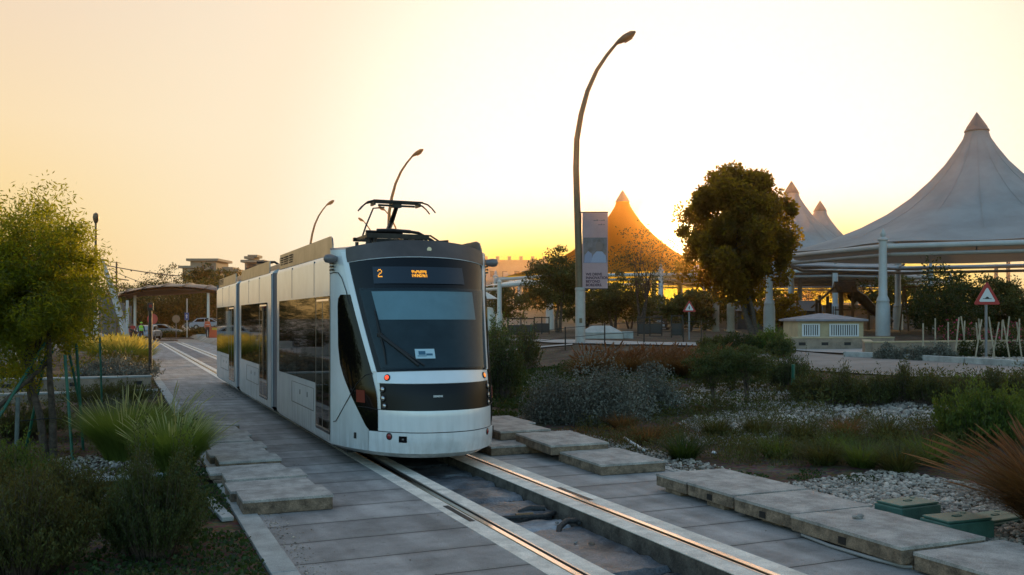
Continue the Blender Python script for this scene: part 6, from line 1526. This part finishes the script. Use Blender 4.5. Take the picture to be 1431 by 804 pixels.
# people
def person(loc, rz, label, pose, shirt, trousers, skin, vest=None, helmet=None):
    t = thing('person', label, 'person', loc, rz)
    J = {'pelvis': ((0, 0, .95), .135), 'waist': ((0, .0, 1.10), .125), 'chest': ((0, .0, 1.32), .155), 'neck': ((0, .0, 1.49), .06), 'chin': ((0, -.02, 1.56), .07), 'head': ((0, -.01, 1.66), .098), 'crown': ((0, 0, 1.73), .07)}
    Lk = [('pelvis', 'waist'), ('waist', 'chest'), ('chest', 'neck'), ('neck', 'chin'), ('chin', 'head'), ('head', 'crown')]
    st = pose.get('stride', .12)
    for s_, n in ((-1, 'L'), (1, 'R')):
        arm = pose.get('arm'+n, (.06, 0.0, -.30, -.06))
        J['sh'+n] = ((s_*.19, 0, 1.42), .065); J['el'+n] = ((s_*(.23+arm[0]*.5), arm[1]*.4, 1.42+arm[2]), .045); J['wr'+n] = ((s_*(.22+arm[0]), -.12+arm[1], 1.42+arm[2]*1.6+arm[3]), .033); J['ha'+n] = ((s_*(.22+arm[0]), -.16+arm[1], 1.34+arm[2]*1.6+arm[3]), .035)
        J['hip'+n] = ((s_*.10, 0, .90), .105); J['kn'+n] = ((s_*(.11+.02), s_*st*.6-.03, .50), .068); J['an'+n] = ((s_*(.11+.03), s_*st, .10), .045); J['to'+n] = ((s_*(.12+.03), s_*st-.17, .045), .04)
        Lk += [('chest', 'sh'+n), ('sh'+n, 'el'+n), ('el'+n, 'wr'+n), ('wr'+n, 'ha'+n), ('pelvis', 'hip'+n), ('hip'+n, 'kn'+n), ('kn'+n, 'an'+n), ('an'+n, 'to'+n)]
    if pose.get('bend'):
        bd = pose['bend']
        for k in J:
            (x, y, z), r_ = J[k]
            if z > .92 and not k.startswith('hip'): dz = z-.95; J[k] = ((x, y-dz*math.sin(bd), .95-pose.get('drop', 0)+dz*math.cos(bd)), r_)
    keys = list(J); me = bpy.data.meshes.new('body'); me.from_pydata([J[k][0] for k in keys], [(keys.index(a), keys.index(b_)) for a, b_ in Lk], [])
    o = bpy.data.objects.new('body', me); C.objects.link(o); md = o.modifiers.new('skin', 'SKIN'); md.use_smooth_shade = True
    for i, k in enumerate(keys): me.skin_vertices[0].data[i].radius = (J[k][1],)*2
    me.skin_vertices[0].data[keys.index('pelvis')].use_root = True
    o.modifiers.new('sub', 'SUBSURF').levels = 2; o.modifiers['sub'].render_levels = 2
    dg = bpy.context.evaluated_depsgraph_get(); dg.update(); m2 = bpy.data.meshes.new_from_object(o.evaluated_get(dg)); bpy.data.objects.remove(o)
    for q in (skin, shirt, trousers, M['seam']): m2.materials.append(q)
    bd = pose.get('bend', 0)
    for p in m2.polygons:
        c_ = p.center; z = c_.z
        zz = z if not bd else (.95+(z-.95+pose.get('drop', 0))/math.cos(bd) if z > .95-pose.get('drop', 0) else z)
        p.material_index = 3 if z < .09 else 2 if zz < .98 and abs(c_.x) < .24 and z < 1.0 and not (abs(c_.x) > .20 and z > .7) else (0 if zz > 1.47 or (abs(c_.x) > .2 and zz < .93) else 1)
        p.use_smooth = True
    m2.name = 'body'; b_ = bpy.data.objects.new('body', m2); C.objects.link(b_); b_.parent = t
    hx, hy, hz_ = J['head'][0]
    b = MB(); b.lathe([(.104, hz_+.01), (.108, hz_+.06), (.085, hz_+.115), (0, hz_+.135)], (hx, hy+.015, 0), 16); b.build('helmet' if helmet else 'hair', helmet or M['seam'], t, smooth=True, org=o0)
    b = MB(); b.lathe([(0, -.01), (.012, -.005), (.014, .01), (0, .03)], (hx, hy-.10, hz_-.01), 6); 
    for s_ in (-1, 1): b.lathe([(0, -.006), (.010, 0), (0, .006)], (hx+s_*.035, hy-.09, hz_+.02), 6)
    b.build('face_features', M['seam'], t, org=o0)
    if vest and not bd:
        b = MB(); b.lathe([(.165, 1.02), (.17, 1.15), (.185, 1.32), (.16, 1.44), (.08, 1.49)], (0, 0, 0), 20, Matrix.Diagonal((1.12, .82, 1))); v = b.build('vest', vest, t, smooth=True, org=o0)
        b = MB(); b.lathe([(.178, 1.16), (.180, 1.20)], (0, 0, 0), 20, Matrix.Diagonal((1.12, .84, 1))); b.build('reflective_band', M['signwhite'], v, org=o0)
    return t
M['skin'] = mat('skin', (.18, .10, .065), .6); M['navy'] = mat('dark_navy_cloth', (.02, .022, .03), .9); M['darkcloth'] = mat('dark_cloth', (.03, .025, .025), .9); M['redcloth'] = mat('red_cloth', (.35, .03, .03), .8); M['orangecloth'] = mat('orange_cloth', (.60, .12, .05), .8)
person(ground(290, 82), R(20), 'person in an orange vest and dark trousers walking by the far track', {'stride': .14}, M['orangecloth'], M['navy'], M['skin'], M['orangecloth'])
person(ground(197.5, 80), R(160), 'person in a lime vest and dark trousers standing far left', {'stride': .05}, M['darkcloth'], M['navy'], M['skin'], M['vest'], M['vest'])
person(ground(190, 78), R(-70), 'person in dark clothes bending down beside the lime vested worker', {'stride': .1, 'bend': .9, 'drop': .1, 'armL': (.02, -.1, -.3, -.1), 'armR': (.02, -.1, -.3, -.1)}, M['darkcloth'], M['navy'], M['skin'])
person(ground(185, 79), R(10), 'person in red clothes behind the bending one', {'stride': .06}, M['redcloth'], M['darkcloth'], M['skin'])
# far trees left, behind the stop and behind the tram
far = [(182, 120, 3.2, 5.6), (205, 126, 4., 6.4), (228, 130, 4.2, 6.0), (252, 132, 4., 6.3), (276, 128, 4.2, 6.0), (300, 130, 4.2, 6.4), (322, 135, 4.5, 7.2), (216, 165, 5., 9.2), (237, 168, 4.5, 10.6), (158, 150, 5, 8.2), (130, 140, 6, 7.), (95, 130, 6, 6), (55, 135, 6, 6.2), (15, 130, 6, 6), (-30, 130, 7, 6.5)]
names = ['at the canopy\'s left tip', 'left behind the red sign', 'behind the silver car', 'behind the round mirror', 'behind the blue sign', 'behind the orange worker', 'at the tram tail', 'tall, over the canopy left', 'tall, below the villa left', 'behind the tall grey pole', 'behind the end on lamp', 'behind the feathery tree, right', 'behind the feathery tree, middle', 'behind the feathery tree, left', 'beyond the left frame edge']
for i, (px, d, w_, h_) in enumerate(far):
    c = ground(px, d); tree(c, h_, 1, w_, w_, h_*.5, 4200, .34, 'far_tree', 'dark distant tree ' + names[i], 'broad', 130+i, 14, .14, 2, 'trees far behind the tram stop', cz=h_*.52, shell=.3)
shr = [(225, 99), (240, 98.5), (256, 100), (272, 99), (210, 98), (300, 104)]
for i, (px, d) in enumerate(shr):
    c = ground(px, d); mound(c, 1.6, .8, .75, 1500, 'far_hedge', 'distant low hedge beyond the crossing, ' + ('behind the silver car', 'right of the silver car', 'under the mirror', 'left of the orange worker', 'under the red sign', 'beside the tram tail')[i], 'broad', .18, 'low hedges beyond the crossing', seed=160+i)
# villa and towers
M['villa'] = mat('villa_render', (.30, .22, .15), .85, vary=.1, vscale=.3)
def tower(parts, d, name, label):
    px = sum(parts[0][:2])/2; a = at(px, 445, d); t = thing(name, label, 'building', (a.x, a.y, 0), -TH)
    for (x0, x1, y1, dep) in parts:
        l, r_ = (x0-px)*d/F, (x1-px)*d/F; zt = EYE+(445-y1)*d/F
        w = MB().box(l, r_, 0, dep, 0, zt).build('wall', M['villa'], t, org=o0); MB().box(l-.8, r_+.8, -.8, dep+.8, zt, zt+.6).build('roof_slab', M['villa'], t, org=o0)
        for k in range(3): x = l+(k+.5)*(r_-l)/3; MB().box(x-.5, x+.5, -.05, .05, zt-2.8, zt-1.2).build('window', M['beigedark'], w, org=o0)
tower([(266, 302, 365, 10), (255, 272, 375, 8.), (268, 306, 380, 9)], 230, 'villa', 'flat roofed villa rising above the trees at left')
c = ground(286, 200); tree(c, 12.5, 4, 4.6, 4, 3.6, 4500, .5, 'tall_tree', 'wide dark tree in front of the villa', 'broad', 190, 16, .2, 2, cz=8.6)
tower([(347, 352, 362, 3), (342, 366, 367, 6), (352, 356, 360, 3)], 220, 'tower_block', 'stepped tower top peeking over the middle of the tram')
tower([(316, 322, 377, 4), (312, 330, 380, 6)], 225, 'tower_block', 'lower stepped building top left of the tram roof')
c = ground(318, 190); tree(c, 10.5, 4, 4.2, 4, 3.4, 2500, .5, 'tall_tree', 'dark tree top beside the last tram section', 'broad', 191, 12, .2, 2, cz=7.5)

# garden trees west of the frame: the tram's side windows mirror them
for i, (x, y, h_, w_) in enumerate(((-7.5, 48, 6.5, 2.8), (-9.2, 54, 7.0, 3.2), (-9.5, 62, 7, 3.), (-13, 60, 7, 3.6), (-7.0, 41, 6.0, 2.4), (-10, 33, 6.5, 2.6))):
    tree((x, y, 0), h_, 2, w_, w_, h_*.42, 6000, .22, 'garden_tree', 'garden tree left of the frame, mirrored in the tram windows, ' + ('second', 'third', 'fourth', 'fifth', 'first', 'nearest')[i] + ' of the row', 'broad', 210+i, 14, .12, 2, 'garden trees mirrored in the tram', cz=h_*.56)
for i in range(12):  # hedge row added beyond the plaza to darken the side window reflections
    x, y = -5.2-1.9*i, 66+.5*math.sin(i*2.1)
    mound((x, y, 0), 1.4, 1.0, 2.3, 1600, 'tall_hedge', 'tall dark hedge bush added at the left to darken the tram window reflections', 'broad', .17, 'tall hedge bushes added to darken the tram windows', seed=300+i)
# orange scattering volume added for the flare glow around the low sun
hz_ = bpy.data.materials.new('flare_glow_volume'); hz_.use_nodes = True; n_ = hz_.node_tree.nodes; n_.remove(n_['Principled BSDF'])
vs2 = n_.new('ShaderNodeVolumeScatter'); vs2.inputs['Density'].default_value = .0012; vs2.inputs['Anisotropy'].default_value = .82; vs2.inputs['Color'].default_value = (1, .52, .17, 1)
hz_.node_tree.links.new(vs2.outputs[0], n_['Material Output'].inputs['Volume'])
hc = at(760, 445, 90); hb = MB(); hb.box(-22, 62, -66, 60, -1, 34, Matrix.Translation((hc.x, hc.y, 0)) @ Matrix.Rotation(-TH, 4, 'Z')); struct(hb.build('haze', hz_))
